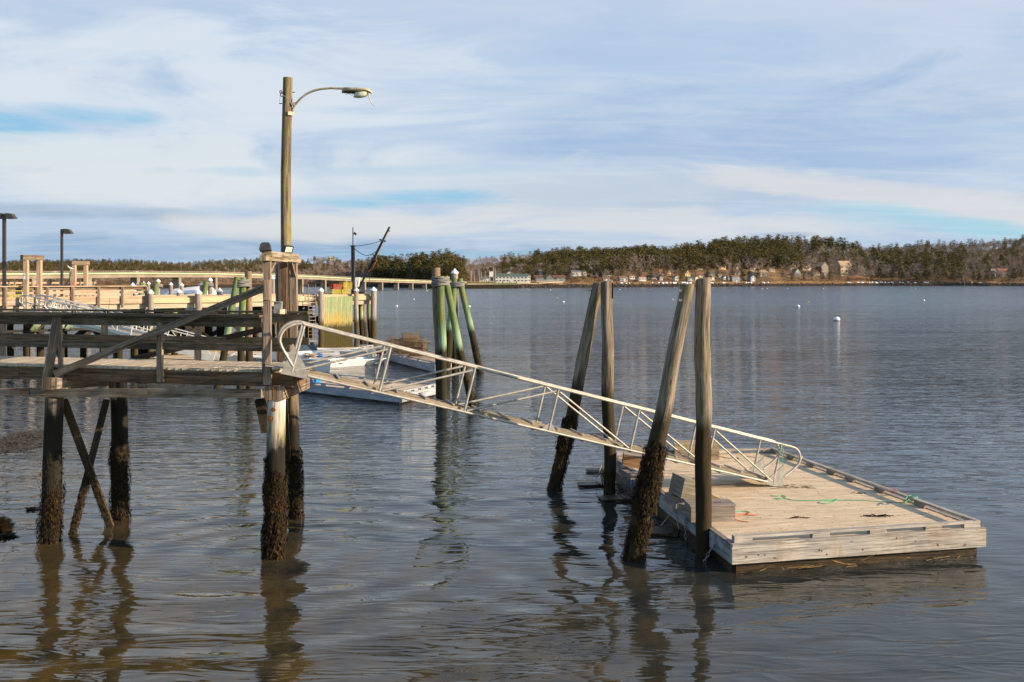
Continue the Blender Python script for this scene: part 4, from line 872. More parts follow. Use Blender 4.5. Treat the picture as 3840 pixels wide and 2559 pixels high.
# crane
p = FPt(s_at(1325, 1.2), 1.2, ZD); Y = p.y; cr = thing('pier_crane', 'black mast crane with chained boom on the outer end of the far pier', 'crane', p)
mb = MB(); mb.tube([p, P(1323.5, 924, Y)], .125, 14); q = P(1323.5, 924, Y); mb.tube([q, q+V((0,0,.05))], .19, 14); mb.build('mast', 'black', cr); mb = MB(); mb.tube([q, P(1323.5, 853, Y)], .032, 8); mb.build('spindle', 'black', cr)
mb = MB(); mb.beam(P(1327, 874, Y), P(1336, 880, Y), .16, .14, up=(0,0,1)); mb.build('floodlight', 'bronze', cr)
b0, b1 = P(1345, 1084, Y-.3), P(1461, 851, Y-.8); mb = MB(); mb.tube([b0, b0.lerp(b1, .35), b1], [.055, .085, .06], 10); mb.build('boom', 'black', cr); bm = lambda f: b0.lerp(b1, f)
mb = MB(); mb.tube([bm(.27), bm(.34)+V((.22,-.1,0)), bm(.47)+V((.22,-.1,0)), bm(.5)], .06, 8); mb.build('brace', 'rust', cr)
mb = MB(); mb.tube([bm(.47)+V((-.1,-.1,0)), bm(.47)+V((.2,-.1,0))], .14, 10); mb.build('winch', 'black', cr); mb = MB(); mb.beam(bm(.78)+V((-.2,-.1,.06)), bm(.78)+V((.2,-.1,-.06)), .1, .1); mb.build('lug', 'bronze', cr)
def sag(a, b, s_, n=12): return [a.lerp(b, i/n)-V((0,0,s_*math.sin(PI*i/n))) for i in range(n+1)]
mb = MB(); mb.tube(sag(P(1333, 924, Y), bm(.78), .05), .022, 5); mb.build('chain', 'galv', cr); mb = MB(); mb.tube(sag(P(1331, 934, Y), bm(.63), .38), .022, 5); mb.build('chain', 'black', cr)
mb = MB(); mb.tube([bm(.985)+V((.05,-.1,0)), bm(.48)+V((.15,-.12,0))], .012, 4); mb.tube([bm(.985)+V((.1,-.1,0)), bm(.56)+V((.2,-.12,-.1))], .012, 4); mb.build('cable', 'rope_tan', cr)
mb = MB(); mb.sphere(bm(.97)+V((.06,-.12,-.12)), .07, 8, 6); mb.build('hook', 'galv', cr); mb = MB(); mb.tube([P(1338, 1052, Y-.2)+V((.1*math.sin(k), 0, -.35*k)) for k in range(4)]+[P(1370, 1100, Y-.3)], .02, 5); mb.tube([P(1390, 1015, Y-.4), P(1380, 1085, Y-.3), P(1360, 1098, Y-.3)], .018, 5); mb.build('hose', 'black', cr)
mb = MB(); mb.box(P(1355, 1103, Y-.2), .35, .3, .3); mb.build('base_box', 'black', cr)
mb = MB(); mb.prism([P(1332, 1042, Y+.4), P(1349, 1041, Y+.4), P(1344, 1078, Y+.4), P(1332, 1078, Y+.4)], (0, .25, 0)); tag(mb.build('power_cabinet', 'white', base=P(1341, 1078, Y+.4)), 'white cabinet standing right beside the black crane mast', 'cabinet')
# lobster traps on the pier
def trap(c, sx_, sy_, sz_, rz, m, label, name='lobster_trap', group=None, n=5, fill=True):
    t = thing(name, label, 'lobster trap', c, group); mb = MB(); d = V((math.cos(rz), math.sin(rz), 0)); e = V((-d.y, d.x, 0)); th = .014
    def q(a, b_, z): return V(c)+d*(a*sx_)+e*(b_*sy_)+V((0,0,z*sz_))
    for i in range(n*2+1):
        a = -.5+i/(n*2); mb.beam(q(a,-.5,0), q(a,-.5,1), th, th); mb.beam(q(a,-.5,1), q(a,.5,1), th, th); mb.beam(q(a,.5,0), q(a,.5,1), th, th)
    for i in range(n+1):
        z = i/n; b_ = -.5+z
        for y in (-.5, .5): mb.beam(q(-.5,y,z), q(.5,y,z), th, th); mb.beam(q(y,-.5,z), q(y,.5,z), th, th)
        mb.beam(q(-.5,b_,1), q(.5,b_,1), th, th)
    mb.build('wire_cage', m, t); mb = MB(); mb.beam(q(-.4,0,.12), q(.4,0,.12), sy_*.6, sz_*.2); mb.build('bait_box', 'wire_brown' if m != 'wire_brown' else 'dark_wood', t)
    return t
for k, (px, z, dz, m) in enumerate(((1254, 0, 0, 'wire_yellow'), (1290, 0, 0, 'wire_yellow'), (1258, .33, 0, 'wire_red'), (1296, .33, .1, 'wire_yellow'), (1280, 0, .8, 'wire_brown'))):
    trap(FPt(s_at(px, .9+dz), .9+dz, ZD+.1+z), .62, .5, .32+(.12 if k == 3 else 0), math.atan2(fd.y, fd.x), m, ['yellow lobster trap at the lower left of the stack by the crane', 'yellow lobster trap at the lower right of the stack by the crane', 'trap full of red and white floats at the upper left of the stack', 'tall bright yellow trap at the upper right of the stack by the crane', 'rusty trap behind the yellow stack by the crane'][k], n=6)
fl = MB()
for _ in range(16): px = random.uniform(1240, 1275); fl.sphere(FPt(s_at(px, .8), .8+random.random()*.2, ZD+.5+random.random()*.22), .055, 8, 6)
tag(fl.build('trap_floats', 'wire_red', base=FPt(s_at(1258, .8), .8, ZD+.5)), 'heap of small red and white floats on the trap stack', 'floats')
for k, px in enumerate((62, 66)): trap(FPt(s_at(px, 6), 6, ZD+.34*k), .95, .6, .34, math.atan2(fd.y, fd.x), 'wire_yellow', ['lower yellow trap behind the left fence', 'upper yellow trap behind the left fence'][k], n=5)
# ladder, fender boards
la = thing('pier_ladder', 'tall galvanised ladder with looped grab rails on the far pier', 'ladder', FPt(s_at(1170), -.25, ZD))
def yz(py, Y): return H-(py-HY)/F*Y
sL = (s_at(1156, -.25), s_at(1183, -.25)); Yl = FPt(sL[0], -.25, 0).y
for k, s_ in enumerate(sL): mb = MB(); mb.tube([FPt(s_, -.25, yz(1320, Yl)), FPt(s_, -.25, yz(1066, Yl))], .022, 6); mb.build('rail', 'wire_brown', la)
for k, s_ in enumerate(sL): mb = MB(); mb.tube([FPt(s_, -.25, yz(1070, Yl)), FPt(s_+.15, 0, yz(1070, Yl)), FPt(s_+.22, .3, yz(1078, Yl)), FPt(s_+.22, .3, ZD)], .02, 6); mb.build('grab_rail', 'galv', la)
for k in range(16): z = yz(1310-k*13.4, Yl); mb = MB(); mb.tube([FPt(sL[0], -.25, z), FPt(sL[1], -.25, z)], .016, 5); mb.build('rung', 'wire_brown' if k < 8 else 'galv', la)
s0, s1 = s_at(1322, -.3), s_at(1213, -.3); n = 14; ft = thing('fender_boards', 'wall of upright yellow green fender boards on the far pier', 'boards', FPt((s0+s1)/2, -.3, 0))
for k in range(n): a = s0+(s1-s0)*(k+.5)/n; mb = MB(); mb.beam(FPt(a, -.28, .05), FPt(a, -.28, 3.52+random.uniform(-.02, .02)), abs(s1-s0)/n*.94, .07, up=fn); mb.build('board', 'panel_wood', ft)
for k, (px, z) in enumerate(((1352, 2.9), (1363, 2.9), (1383, 3.0))):
    p0 = FPt(s_at(px+8, 1.0), 1.0, 0); p1 = FPt(s_at(px, 1), 1, 3.1); leanpile('bracing_pile', ['green pile under the crane end of the far pier', 'brown pile under the crane end of the far pier', 'dark green pile behind the corner piling'][k], p0, p1, .15, .14, ['pile_green', 'pile_brown', 'pile_green'][k])
# shrink wrapped boat beyond the pier
bw = thing('wrapped_boat', 'boat under white shrink wrap peaked over a frame behind the far pier', 'boat', FPt(s_at(715, 12), 12, 0))
Yb = FPt(s_at(715, 12.5), 12.5, 0).y
def BP(px, py, dy=0): return P(px, py, Yb+dy)
mb = MB(); rs = []
for px, top, bot, w_ in ((612, 1118, 1130, .3), (632, 1092, 1130, 1.2), (662, 1081, 1130, 1.6), (700, 1077, 1130, 1.7), (752, 1071, 1130, 1.7), (790, 1074, 1130, 1.6), (808, 1110, 1130, 1.2)):
    t0, b_ = BP(px, top), BP(px, bot); m_ = t0.lerp(b_, .45); rs.append([b_+V((0,-w_,-.6)), m_+V((0,-w_*1.05,0)), t0+V((0,-w_*.2,-.04)), t0+V((0,w_*.2,-.04)), m_+V((0,w_,0)), b_+V((0,w_,-.6))])
mb.rings(rs, smooth=False); mb.build('shrink_wrap', 'wrap', bw)
hb = MB(); hb.rings([[P(px, 1120, Yb)+V((0, a*w_, -2.6 if abs(a) < .7 else -.6)) for a in (-1, -.6, .6, 1)] for px, w_ in ((606, .1), (650, 1.5), (800, 1.5))], smooth=False); hb.build('hull', 'boat_white', bw)
# ------------------------------------------------------------------ green pile clusters
gA = 'piles of the near left cluster'; Y = 40.5
def Pz(px, py, Y, z=None):
    p = P(px, py, Y)
    if z is not None: p.z = z
    return p
leanpile('dolphin_pile', 'mossy green pile leaning right at the left of the cluster before the far pier', Pz(806, 0, Y, 0), P(890, 1040, Y), .15, .13, 'pile_green', gA)
leanpile('dolphin_pile', 'upright pale green pile in the middle of the cluster before the far pier', Pz(900, 0, Y+.2, 0), P(911, 1041, Y+.2), .15, .135, 'pile_green', gA)
leanpile('dolphin_pile', 'upright split brown pile at the right of the cluster before the far pier', Pz(938, 0, Y+.55, 0), P(931, 1018, Y+.55), .15, .14, 'pile_brown', gA)
lash('thick grey rope lashing round the cluster before the far pier', P(908, 1064, Y+.25), (.33, .36), 0, 5, mat_r=.03)
gB = 'piles of the green tripod clusters'; Y = 35.3
B1 = leanpile('dolphin_pile', 'upright brown pile at the left of the green tripod cluster', Pz(1652, 0, Y+.3, 0), P(1635, 1005, Y+.3), .16, .15, 'pile_brown', gB)
B2 = leanpile('dolphin_pile', 'thick upright pale green pile nearest in the tripod cluster', Pz(1664, 0, Y, 0), P(1652, 1036, Y), .145, .13, 'pile_green', gB)
leanpile('dolphin_pile', 'green pile of the tripod cluster slanting down to the right in front', Pz(1782, 0, Y+.1, 0), P(1668, 1037, Y+.1), .145, .12, 'pile_green', gB, weed=(.05, 1.2, 160, .09))
lash('grey rope lashing round the front tripod cluster', P(1652, 1058, Y+.15), (.31, .32), 0, 5, mat_r=.03)
Y = 48.5
leanpile('dolphin_pile', 'white capped grey pile standing behind the tripod cluster', Pz(1708, 0, Y+.3, 0), P(1705, 1022, Y+.3), .19, .16, 'pile_grey', gB); mb = MB(); c = P(1705, 1027, Y+.3); mb.cone(c, .18, .26); o = mb.build('pile_cap', 'white', base=c); tag(o, 'white cone cap on the pile behind the tripod cluster', 'cap')
leanpile('dolphin_pile', 'dark green pile leaning left behind the tripod cluster', Pz(1672, 0, Y, 0), P(1706, 1045, Y), .19, .17, 'pile_green', gB)
leanpile('dolphin_pile', 'slender green pile slanting far out to the right of the tripod cluster', Pz(1806, 0, Y, 0), P(1724, 1046, Y), .18, .14, 'pile_green', gB, weed=(.05, 1.6, 120, .10))
lash('grey rope lashing round the back tripod cluster', P(1713, 1068, Y), (.37, .3), 0, 4, mat_r=.03)

# ------------------------------------------------------------------ small floats
def quad_float(name, label, cs, zt, zb, fascia, deckm, rail=True, blocks=5, skip=(), nplank=None, openb=()):
    """cs: four corners (near-left, near-right, far-right, far-left) of the deck outline on plan"""
    t = thing(name, label, 'float', (cs[0]+cs[1]+cs[2]+cs[3])/4)
    c = [V((p.x, p.y, 0)) for p in cs]; ctr = (c[0]+c[1]+c[2]+c[3])/4
    def sh(p, k): return ctr+(p-ctr)*k
    mb = MB(); ny = nplank or int((c[3]-c[0]).length/.14)
    for i in range(ny):
        a = c[0].lerp(c[3], (i+.5)/ny); b_ = c[1].lerp(c[2], (i+.5)/ny); w_ = (c[3]-c[0]).length/ny*.94
        mb.beam(a+V((0,0,zt-.025+random.uniform(-.002,.002))), b_+V((0,0,zt-.025)), w_, .05)
    mb.build('deck', deckm, t)
    for i in range(4):
        a, b_ = c[i], c[(i+1) % 4]; d = (b_-a).normalized(); nn = V((d.y, -d.x, 0)); hh = zt-zb
        mb = MB(); mb.beam(a+nn*.03-d*(.055 if i % 2 == 0 else 0)+V((0,0,(zt+zb)/2)), b_+nn*.03+d*(.055 if i % 2 == 0 else 0)+V((0,0,(zt+zb)/2)), .05, hh, jit=.001); mb.build('fascia', fascia[i] if isinstance(fascia, tuple) else fascia, t)
    mb = MB(); q = [sh(p, .965) for p in c]
    for i in range(4): a, b_ = q[i], q[(i+1) % 4]; mb.beam(a+V((0,0,zb/2-.2)), b_+V((0,0,zb/2-.2)), .1, zb+.4)
    mb.build('skirt', 'wet_skirt', t)
    if rail:
        for i in range(4):
            if i in skip: continue
            a, b_ = c[i], c[(i+1) % 4]; d = (b_-a).normalized(); nn = V((d.y, -d.x, 0)); L_ = (b_-a).length; nb_ = blocks[i] if isinstance(blocks, tuple) else blocks
            for k in range(nb_): s_ = .14+(L_-.28)*k/(nb_-1); p = a+d*s_-nn*.04+V((0,0,zt+.028)); mb = MB(); mb.beam(p-d*.14, p+d*.14, .085, .056); mb.build('block', fascia[i] if isinstance(fascia, tuple) else fascia, t)
            m_ = .0 if i % 2 else .0; mb = MB(); mb.beam(a+d*.0-nn*.04+V((0,0,zt+.058+.022)), b_-nn*.04+V((0,0,zt+.058+.022+(.003 if i % 2 else 0))), .09, .044); mb.build('toe_rail', fascia[i] if isinstance(fascia, tuple) else fascia, t)
    return t
def at(px, py, z): return G(px, py, z)
zA = .36
flA = quad_float('work_float', 'low white edged work float with blue tote under the gangway', [at(1040, 1428, zA), at(1500, 1479, zA), at(1640, 1448, zA), at(1190, 1405, zA)], zA, .06, 'white_board', 'float_deck', blocks=6)
zB = .42
flB = quad_float('trap_float', 'grey white float piled with brown lobster traps', [at(1456, 1326, zB), at(1634, 1368, zB), at(1720, 1345, zB), at(1540, 1308, zB)], zB, .05, 'white_board', 'new_wood', blocks=4)
quad_float('inner_float', 'weathered float at the foot of the left pier gangway', [at(560, 1350, .4), at(900, 1362, .4), at(960, 1318, .4), at(600, 1310, .4)], .4, .05, 'box_pale', 'float_deck', blocks=4)
quad_float('long_float', 'pale float lying behind the moored boats', [at(860, 1335, .4), at(1270, 1322, .4), at(1400, 1300, .4), at(960, 1300, .4)], .4, .05, 'white_board', 'float_deck', blocks=5)
for k in range(9):
    px, py = [(1500, 1322), (1530, 1328), (1560, 1336), (1515, 1316), (1545, 1320), (1506, 1322), (1535, 1328), (1562, 1334), (1540, 1322)][k]; z = [zB+.1]*5+[zB+.46]*3+[zB+.82*0+.8]
    c = at(px, py, zB+.1); c.z = (z[k]); trap(c, .9, .55, .36, random.uniform(-.8, .3), 'wire_brown', ['front left trap of the brown pile on the float', 'front middle trap of the brown pile on the float', 'front right trap of the brown pile on the float', 'back left trap of the brown pile on the float', 'back right trap of the brown pile on the float', 'second layer left trap of the brown pile', 'second layer middle trap of the brown pile', 'second layer right trap of the brown pile', 'topmost trap of the brown pile on the float'][k], n=6)
c = at(1545, 1318, zB); c.z = .98; mb = MB(); mb.tube([c+V((random.uniform(-.4, .4), random.uniform(-.3, .1), random.uniform(0, .2))) for _ in range(14)], .03, 5); tag(mb.build('rope_heap', 'rope_green', base=c), 'tangled green rope on top of the brown trap pile', 'rope')
mb = MB(); c = at(1535, 1322, zB)
for _ in range(150):
    q = c+V((random.uniform(-1.2, 1.0), random.uniform(-.5, .5), random.uniform(.05, .85)))*1.0; mb.tube([q, q+V((random.uniform(-.3,.3), random.uniform(-.2,.2), random.uniform(-.15,.2))), q+V((random.uniform(-.5,.5), random.uniform(-.3,.3), random.uniform(-.2,.15)))], .014, 4)
tag(mb.build('wire_tangle', 'wire_brown', base=c), 'ragged tangle of rusty wire and line over the brown trap pile', 'wire', kind='stuff')
# blue tote
c = at(1172, 1440, zA); t = thing('fish_tote', 'bright blue plastic tote standing on the work float', 'crate', c); rz = -.32
mb = MB(); d = V((math.cos(rz), math.sin(rz), 0)); e = V((-d.y, d.x, 0))
def ring4(a, b_, z): return [c+d*(s1*a)+e*(s2*b_)+V((0,0,z)) for s1, s2 in ((-1,-1),(1,-1),(1,1),(-1,1))]
mb.rings([ring4(.26,.19,.02), ring4(.30,.23,.27), ring4(.34,.26,.28), ring4(.34,.26,.34), ring4(.30,.22,.34), ring4(.27,.19,.10)], smooth=False); mb.build('tub', 'tote', t); mb = MB(); [mb.box(c+d*(x*.2)-e*.22+V((0,0,.17)), .03, .02, .12, rz) for x in (-1, -.2, .8)]; mb.build('rib', 'buoy_yellow', t)
c = at(1125, 1425, zA); t = thing('fish_tote', 'second blue tote partly behind the first on the work float', 'crate', c); mb = MB(); mb.rings([ring4(.2,.16,.02), ring4(.24,.2,.3), ring4(.24,.2,.34), ring4(.2,.16,.3)], smooth=False); mb.build('tub', 'tote', t)
mb = MB(); c = at(1290, 1437, zA); mb.box(c+V((0,0,.06)), .9, .3, .08, -.3); mb.tube([c+V((-.3,0,.1)), c+V((0,.1,.16)), c+V((.4,-.1,.1))], .03, 6); tag(mb.build('weedy_gear', 'wire_brown', base=c), 'brown tangle of gear on the work float edge', 'gear')
def chain(label, pts, r=.018, m='galv', name='chain'):
    mb = MB(); pts = [V(p) for p in pts]; acc = 0; k = 0
    for a, b_ in zip(pts, pts[1:]):
        L_ = (b_-a).length; n = max(1, int(L_/(r*3.2))); d = (b_-a).normalized(); x = d.cross(V((0,1,0))).normalized(); y = d.cross(x)
        for i in range(n):
            c = a.lerp(b_, (i+.5)/n); w_ = x if k % 2 else y; k += 1
            mb.tube([c+d*(r*2.1*math.cos(j*PI/4))+w_*(r*1.1*math.sin(j*PI/4)) for j in range(9)], r*.42, 4, cap=False)
    return tag(mb.build(name, m, base=pts[0]), label, 'chain')
c = at(1535, 1470, .4); chain('rusty chain hanging off the right end of the work float', [c, c+V((.06, -.05, -.3)), c+V((.16, -.1, -.5))], .03, 'rust')
c = at(1350, 1462, zA); mb = MB(); mb.tube([c, G(1358, 1500)], .012, 5); mb.tube([c+V((.4,0,0)), G(1390, 1502)], .012, 5); tag(mb.build('mooring_line', 'rope_tan', base=c), 'pair of thin lines hanging from the work float to a sunk board', 'rope')
mb = MB(); c = G(1370, 1502, .02); mb.box(c, .9, .35, .03, -.2); tag(mb.build('floating_board', 'wet_skirt', base=c), 'brown board awash below the work float', 'board')

# ------------------------------------------------------------------ boats
def hull(name, label, stern, bow, beam, sheer_s, sheer_b, m, inner=None, draft=.25, flare=1.25, wl=True, parts=True, sharp=2.0):
    t = thing(name, label, 'boat', stern.lerp(bow, .5)); d = (bow-stern); L_ = d.length; d.normalize(); e = V((-d.y, d.x, 0)); N = 14
    def prof(t_):
        w_ = beam/2*(1-max(0, (t_-.45)/.55)**sharp)*(.86+.14*min(1, t_/.3)); sh = lerp(sheer_s, sheer_b, t_**1.8); kz = -draft+max(0, t_-.85)/.15*draft*1.1; return max(w_, .015), sh, kz
    outer = []; inn = []
    for i in range(N+1):
        t_ = i/N; w_, sh, kz = prof(t_); c = stern+d*(L_*t_); rake = d*(max(0, t_-.8)/.2*.0)
        f = flare
        outer.append([c+e*w_+V((0,0,sh))+d*(.35*max(0, t_-.7)), c+e*(w_/f)+V((0,0,.06))+rake, c+e*(w_/f*.75)+V((0,0,kz*.6)), c+V((0,0,kz)), c-e*(w_/f*.75)+V((0,0,kz*.6)), c-e*(w_/f)+V((0,0,.06)), c-e*w_+V((0,0,sh))+d*(.35*max(0, t_-.7))])
        w2 = max(.01, w_-.05); dd = V((0,0,0)); inn.append([outer[-1][0]-e*min(.05, w_), c+e*(w2*.85)+V((0,0,.12 if inner else sh-.1)), c+V((0,0,.08 if inner else sh-.06)), c-e*(w2*.85)+V((0,0,.12 if inner else sh-.1)), outer[-1][6]+e*min(.05, w_)])
    mb = MB(); mb.rings(outer, closed=False, cap=False); mb.poly(outer[0]); mb.build('hull', m, t)
    mb = MB(); mb.rings(inn, closed=False, cap=False, smooth=False); mb.poly(inn[0]); mb.build('interior', m if not inner else inner, t)
    for s_ in (0, 6): mb = MB(); mb.tube([r[s_] for r in outer], .035, 6); mb.build('gunwale', m, t)
    if wl: mb = MB(); mb.rings([[r[1]*1.0+V((0,0,-.02))+(r[1]-r[3]).normalized()*.004, r[5]+V((0,0,-.02))+(r[5]-r[3]).normalized()*.004, r[5]+V((0,0,.03)), r[1]+V((0,0,.03))] for r in outer[:1]], cap=False) if False else None
    return t, d, e, L_, outer
# open skiff with outboard, stern to the right
s0, b0 = G(1418, 1362), G(1195, 1380); s0.z = b0.z = 0
t, d, e, L_, o_ = hull('skiff', 'open white aluminium skiff with small outboard moored by the work float', s0, b0, 1.5, .28, .42, 'boat_white', 'boat_grey')
for k in (.25, .5, .72): mb = MB(); c = s0+d*L_*k; mb.beam(c-e*.62+V((0,0,.22)), c+e*.62+V((0,0,.22)), .22, .04, up=(0,0,1)); mb.build('thwart', 'boat_grey', t)
om = thing('outboard_motor', 'small red and black outboard on the skiff stern', 'motor', s0+V((0,0,.4))); c = s0-d*.15+V((0,0,.5))
mb = MB(); mb.rings([[c+V((a*math.cos(2*PI*k/12)*.30, a*math.sin(2*PI*k/12)*.2, z)) for k in range(12)] for a, z in ((.7, -.02), (1, .03), (1.02, .14), (.8, .22), (.3, .25))]); mb.build('cowling', 'black', om)
mb = MB(); mb.rings([[c+V((a*math.cos(2*PI*k/12)*.33, a*math.sin(2*PI*k/12)*.22, z)) for k in range(12)] for a, z in ((.9, .02), (1, .04), (.98, .09), (.9, .1))]); mb.build('cowling_band', 'red', om); mb = MB(); mb.tube([c, c-V((0,0,.8))], .05, 8); mb.build('leg', 'black', om)
# flat work skiff behind
s1, b1 = G(1395, 1346), G(1130, 1340)
t, d, e, L_, o_ = hull('work_skiff', 'high sided white work skiff behind the open skiff', s1, b1, 1.7, .46, .50, 'white', 'boat_grey', sharp=3)
for k in (.15, .4): mb = MB(); c = s1+d*L_*k; mb.beam(c-e*.7+V((0,0,.4)), c+e*.7+V((0,0,.4)), .12, .05); mb.build('thwart', 'boat_grey', t)
# lobster boat, bow towards us at right
s2, b2 = V((-17.4, 49.0, 0)), G(1232, 1416); b2.z = 0; b2 = V(((1236-1920)/F*48.8, 48.8, 0)); s2 = V(((930-1920)/F*54.5, 54.5, 0))
t, d, e, L_, o_ = hull('lobster_boat', 'white lobster boat with low wheelhouse and rope coils on its bow', s2, b2, 2.0, .42, .58, 'boat_white', None, draft=.4, sharp=2.4)
def LB(a, b_, z): return s2+d*(L_*a)+e*b_+V((0,0,z))
mb = MB(); mb.rings([[LB(.42,-.75,.4), LB(.78,-.7,.5), LB(.78,.7,.5), LB(.42,.75,.4)], [LB(.42,-.72,.9), LB(.75,-.66,.9), LB(.75,.66,.9), LB(.42,.72,.9)], [LB(.42,-.66,1.38), LB(.69,-.6,1.38), LB(.69,.6,1.38), LB(.42,.66,1.38)]], smooth=False); wh = mb.build('wheelhouse', 'boat_white', t)
mb = MB(); mb.rings([[LB(.38,-.8,1.38), LB(.72,-.74,1.38), LB(.72,.74,1.38), LB(.38,.8,1.38)], [LB(.38,-.8,1.44), LB(.72,-.74,1.44), LB(.72,.74,1.44), LB(.38,.8,1.44)]], smooth=False); mb.build('roof', 'boat_white', t)
def lq(a0, b0_, z0, a1, b1_, z1, out, ins=.12):
    pts = [LB(a0,b0_,z0), LB(a1,b1_,z0), LB(a1-.0,b1_,z1), LB(a0,b0_,z1)]; return pts
for k, (bb0, bb1) in enumerate(((-.6, -.22), (-.18, .18), (.22, .6))):
    mb = MB(); mb.poly([LB(.75,bb0,.95), LB(.75,bb1,.95), LB(.70,bb1*.95,1.32), LB(.70,bb0*.95,1.32)]); q = [v for v in mb.v]; mb = MB(); mb.prism(q, d*.03+V((0,0,.01))); mb.build('windscreen', 'glass', t)
for a0, a1 in ((.45, .56), (.59, .71)): mb = MB(); mb.prism([LB(a0,-.73,.96), LB(a1,-.70,.96), LB(a1-.03,-.645,1.30), LB(a0,-.67,1.30)], -e*.04); mb.build('side_window', 'glass', t)
mb = MB(); mb.rings([[LB(a, -w_, z), LB(a, -w_*.4, z+.06), LB(a, w_*.4, z+.06), LB(a, w_, z)] for a, w_, z in ((.74, .85, .50), (.85, .68, .55), (.93, .42, .57), (.99, .1, .58))], smooth=True); mb.build('foredeck', 'boat_white', t)
mb = MB(); mb.tube([LB(.66,0,1.44), LB(.66,0,1.6)], .04, 6); mb.build('light_mast', 'white', t)
mb = MB(); mb.tube([LB(.40,-.6,.6), LB(.37,-.62,1.38)], .03, 6); mb.build('post', 'boat_white', t)
# bow lettering
cu = bpy.data.curves.new('lettering', 'FONT'); cu.body = 'EM'; cu.size = .24*S; cu.extrude = .004*S; cu.align_x = 'CENTER'; ft_ = bpy.data.objects.new('lettering', cu); C.objects.link(ft_)
A_, B_ = o_[12], o_[13]; pL = (A_[6]*.62+A_[5]*.38); pR = (B_[6]*.62+B_[5]*.38)
dg = bpy.context.evaluated_depsgraph_get(); me = bpy.data.meshes.new_from_object(ft_.evaluated_get(dg)); bpy.data.objects.remove(ft_)
lt = bpy.data.objects.new('lettering', me); C.objects.link(lt); me.materials.append(M['ink']); xx = (pR-pL).normalized(); upv = (A_[6]-A_[5]).normalized(); zz_ = xx.cross(upv).normalized(); upv = zz_.cross(xx)
lt.parent = t; mid = pL*.75+pR*.25; off = mid+zz_*.03
lt.matrix_local = Matrix.Translation((V(off)*S-V(t.location))) @ Matrix((xx, upv, zz_)).transposed().to_4x4()
# rope coils on the bow
for k, (a, b_, lb, m) in enumerate(((.80, -.2, 'tan rope coil on the lobster boat foredeck', 'rope_tan'), (.85, .1, 'blue green rope heap beside the tan coil on the foredeck', 'rope_blue'), (.86, -.25, 'loose tan rope ends draped over the foredeck', 'rope_tan'))):
    c = LB(a, b_, .66); mb = MB(); n = 90; mb.tube([c+V(((.20+.05*math.sin(i*.7+k))*math.cos(i*.42), (.18+.04*math.cos(i*.9))*math.sin(i*.42), i*.0022+.03*math.sin(i*.3))) for i in range(n)], .022, 5); tag(mb.build('rope_coil', m, base=c), lb, 'rope')

# ------------------------------------------------------------------ light gangways of the far pier
def small_gangway(label, a, b_, w_, hgt, beam_h, npost, curl=True, beamm='boat_grey'):
    t = thing('pier_gangway', label, 'gangway', b_); d = (b_-a).normalized(); hd = V((d.x, d.y, 0)).normalized(); sd_ = V((-hd.y, hd.x, 0)); up = sd_.cross(d); up = up if up.z > 0 else -up; L_ = (b_-a).length
    mb = MB(); mb.beam(a, b_, w_, .05, up=up); mb.build('walkway', 'alu', t)
    for s_ in (-.5, .5):
        o = sd_*(s_*w_); mb = MB(); mb.beam(a+o+up*.02, b_+o+up*.02, .05, beam_h, up=up); mb.build('side_beam', beamm, t)
        for hh in (hgt, hgt*.55):
            pts = [a+o+up*hh, b_+o+up*hh]
            if hh == hgt: pts = [a+o+up*(hh*.25)+d*.1, a+o+up*(hh*.5)-d*.3, a+o+up*(hh*.85)-d*.3, a+o+up*hh+d*.05]+[b_+o+up*hh, b_+o+up*(hh*.8)+d*.3, b_+o+up*(hh*.45)+d*.25]
            mb = MB(); mb.tube(pts, .03, 6); mb.build('handrail', 'boat_grey', t)
        for k in range(npost+1): p = a+d*(L_*k/npost)+o; mb = MB(); mb.tube([p, p+up*hgt], .022, 6); mb.build('post', 'boat_grey', t)
        for k in range(npost): p = a+d*(L_*k/npost)+o; q = a+d*(L_*(k+1)/npost)+o; mb = MB(); mb.tube([p, q+up*hgt] if k % 2 else [p+up*hgt, q], .018, 5); mb.build('diagonal', 'boat_grey', t)
    return t
small_gangway('upper white railed gangway sloping down through the left fence', P(118, 1163, 47.0), P(520, 1258, 44), .9, .72, .14, 8)
small_gangway('lower white gangway with deep side beam reaching the inner float', P(200, 1186, 45.5), P(812, 1345, 45.5), .9, .78, .30, 9)

# ------------------------------------------------------------------ near pier
NB = V((-3.75, 16.17, 0)); nd_ = V((-.969, .2456, 0)); nn_ = V((.035, .999, 0)); WD = 1.45; ZN = 3.04
def N(s_, t_, z): return NB+nd_*s_+nn_*t_+V((0,0,z))
def sN(px, t_=0): k = (px-1920)/F; o = NB+nn_*t_; return (k*o.y-o.x)/(nd_.x-k*nd_.y)
SE = sN(-420); npier = thing('footbridge_pier', 'near weathered timber walkway pier on weedy piles', 'pier', N(3, .7, 0))
mb = MB(); i = 0; s_ = .02
while s_ < SE: mb.beam(N(s_+.065, -.03, ZN-.02+random.uniform(-.003, .003)), N(s_+.065, WD+.03, ZN-.02), .128, .04, jit=.002); s_ += .137
mb.build('deck', 'deck_wood', npier)
cuts = [-.22, 2.15, 5.0, SE]
for k, (a, b_) in enumerate(zip(cuts, cuts[1:])): mb = MB(); mb.beam(N(a+.005, .0, ZN-.155), N(b_-.005, .0, ZN-.155), .06, .225); mb.build('stringer', 'fascia_wood', npier)
mb = MB(); mb.beam(N(.1, WD, ZN-.2), N(SE, WD, ZN-.2), .06, .36); mb.build('stringer', 'dark_wood', npier); mb = MB(); mb.beam(N(.1, WD*.5, ZN-.2), N(SE, WD*.5, ZN-.2), .06, .3); mb.build('stringer', 'dark_wood', npier)
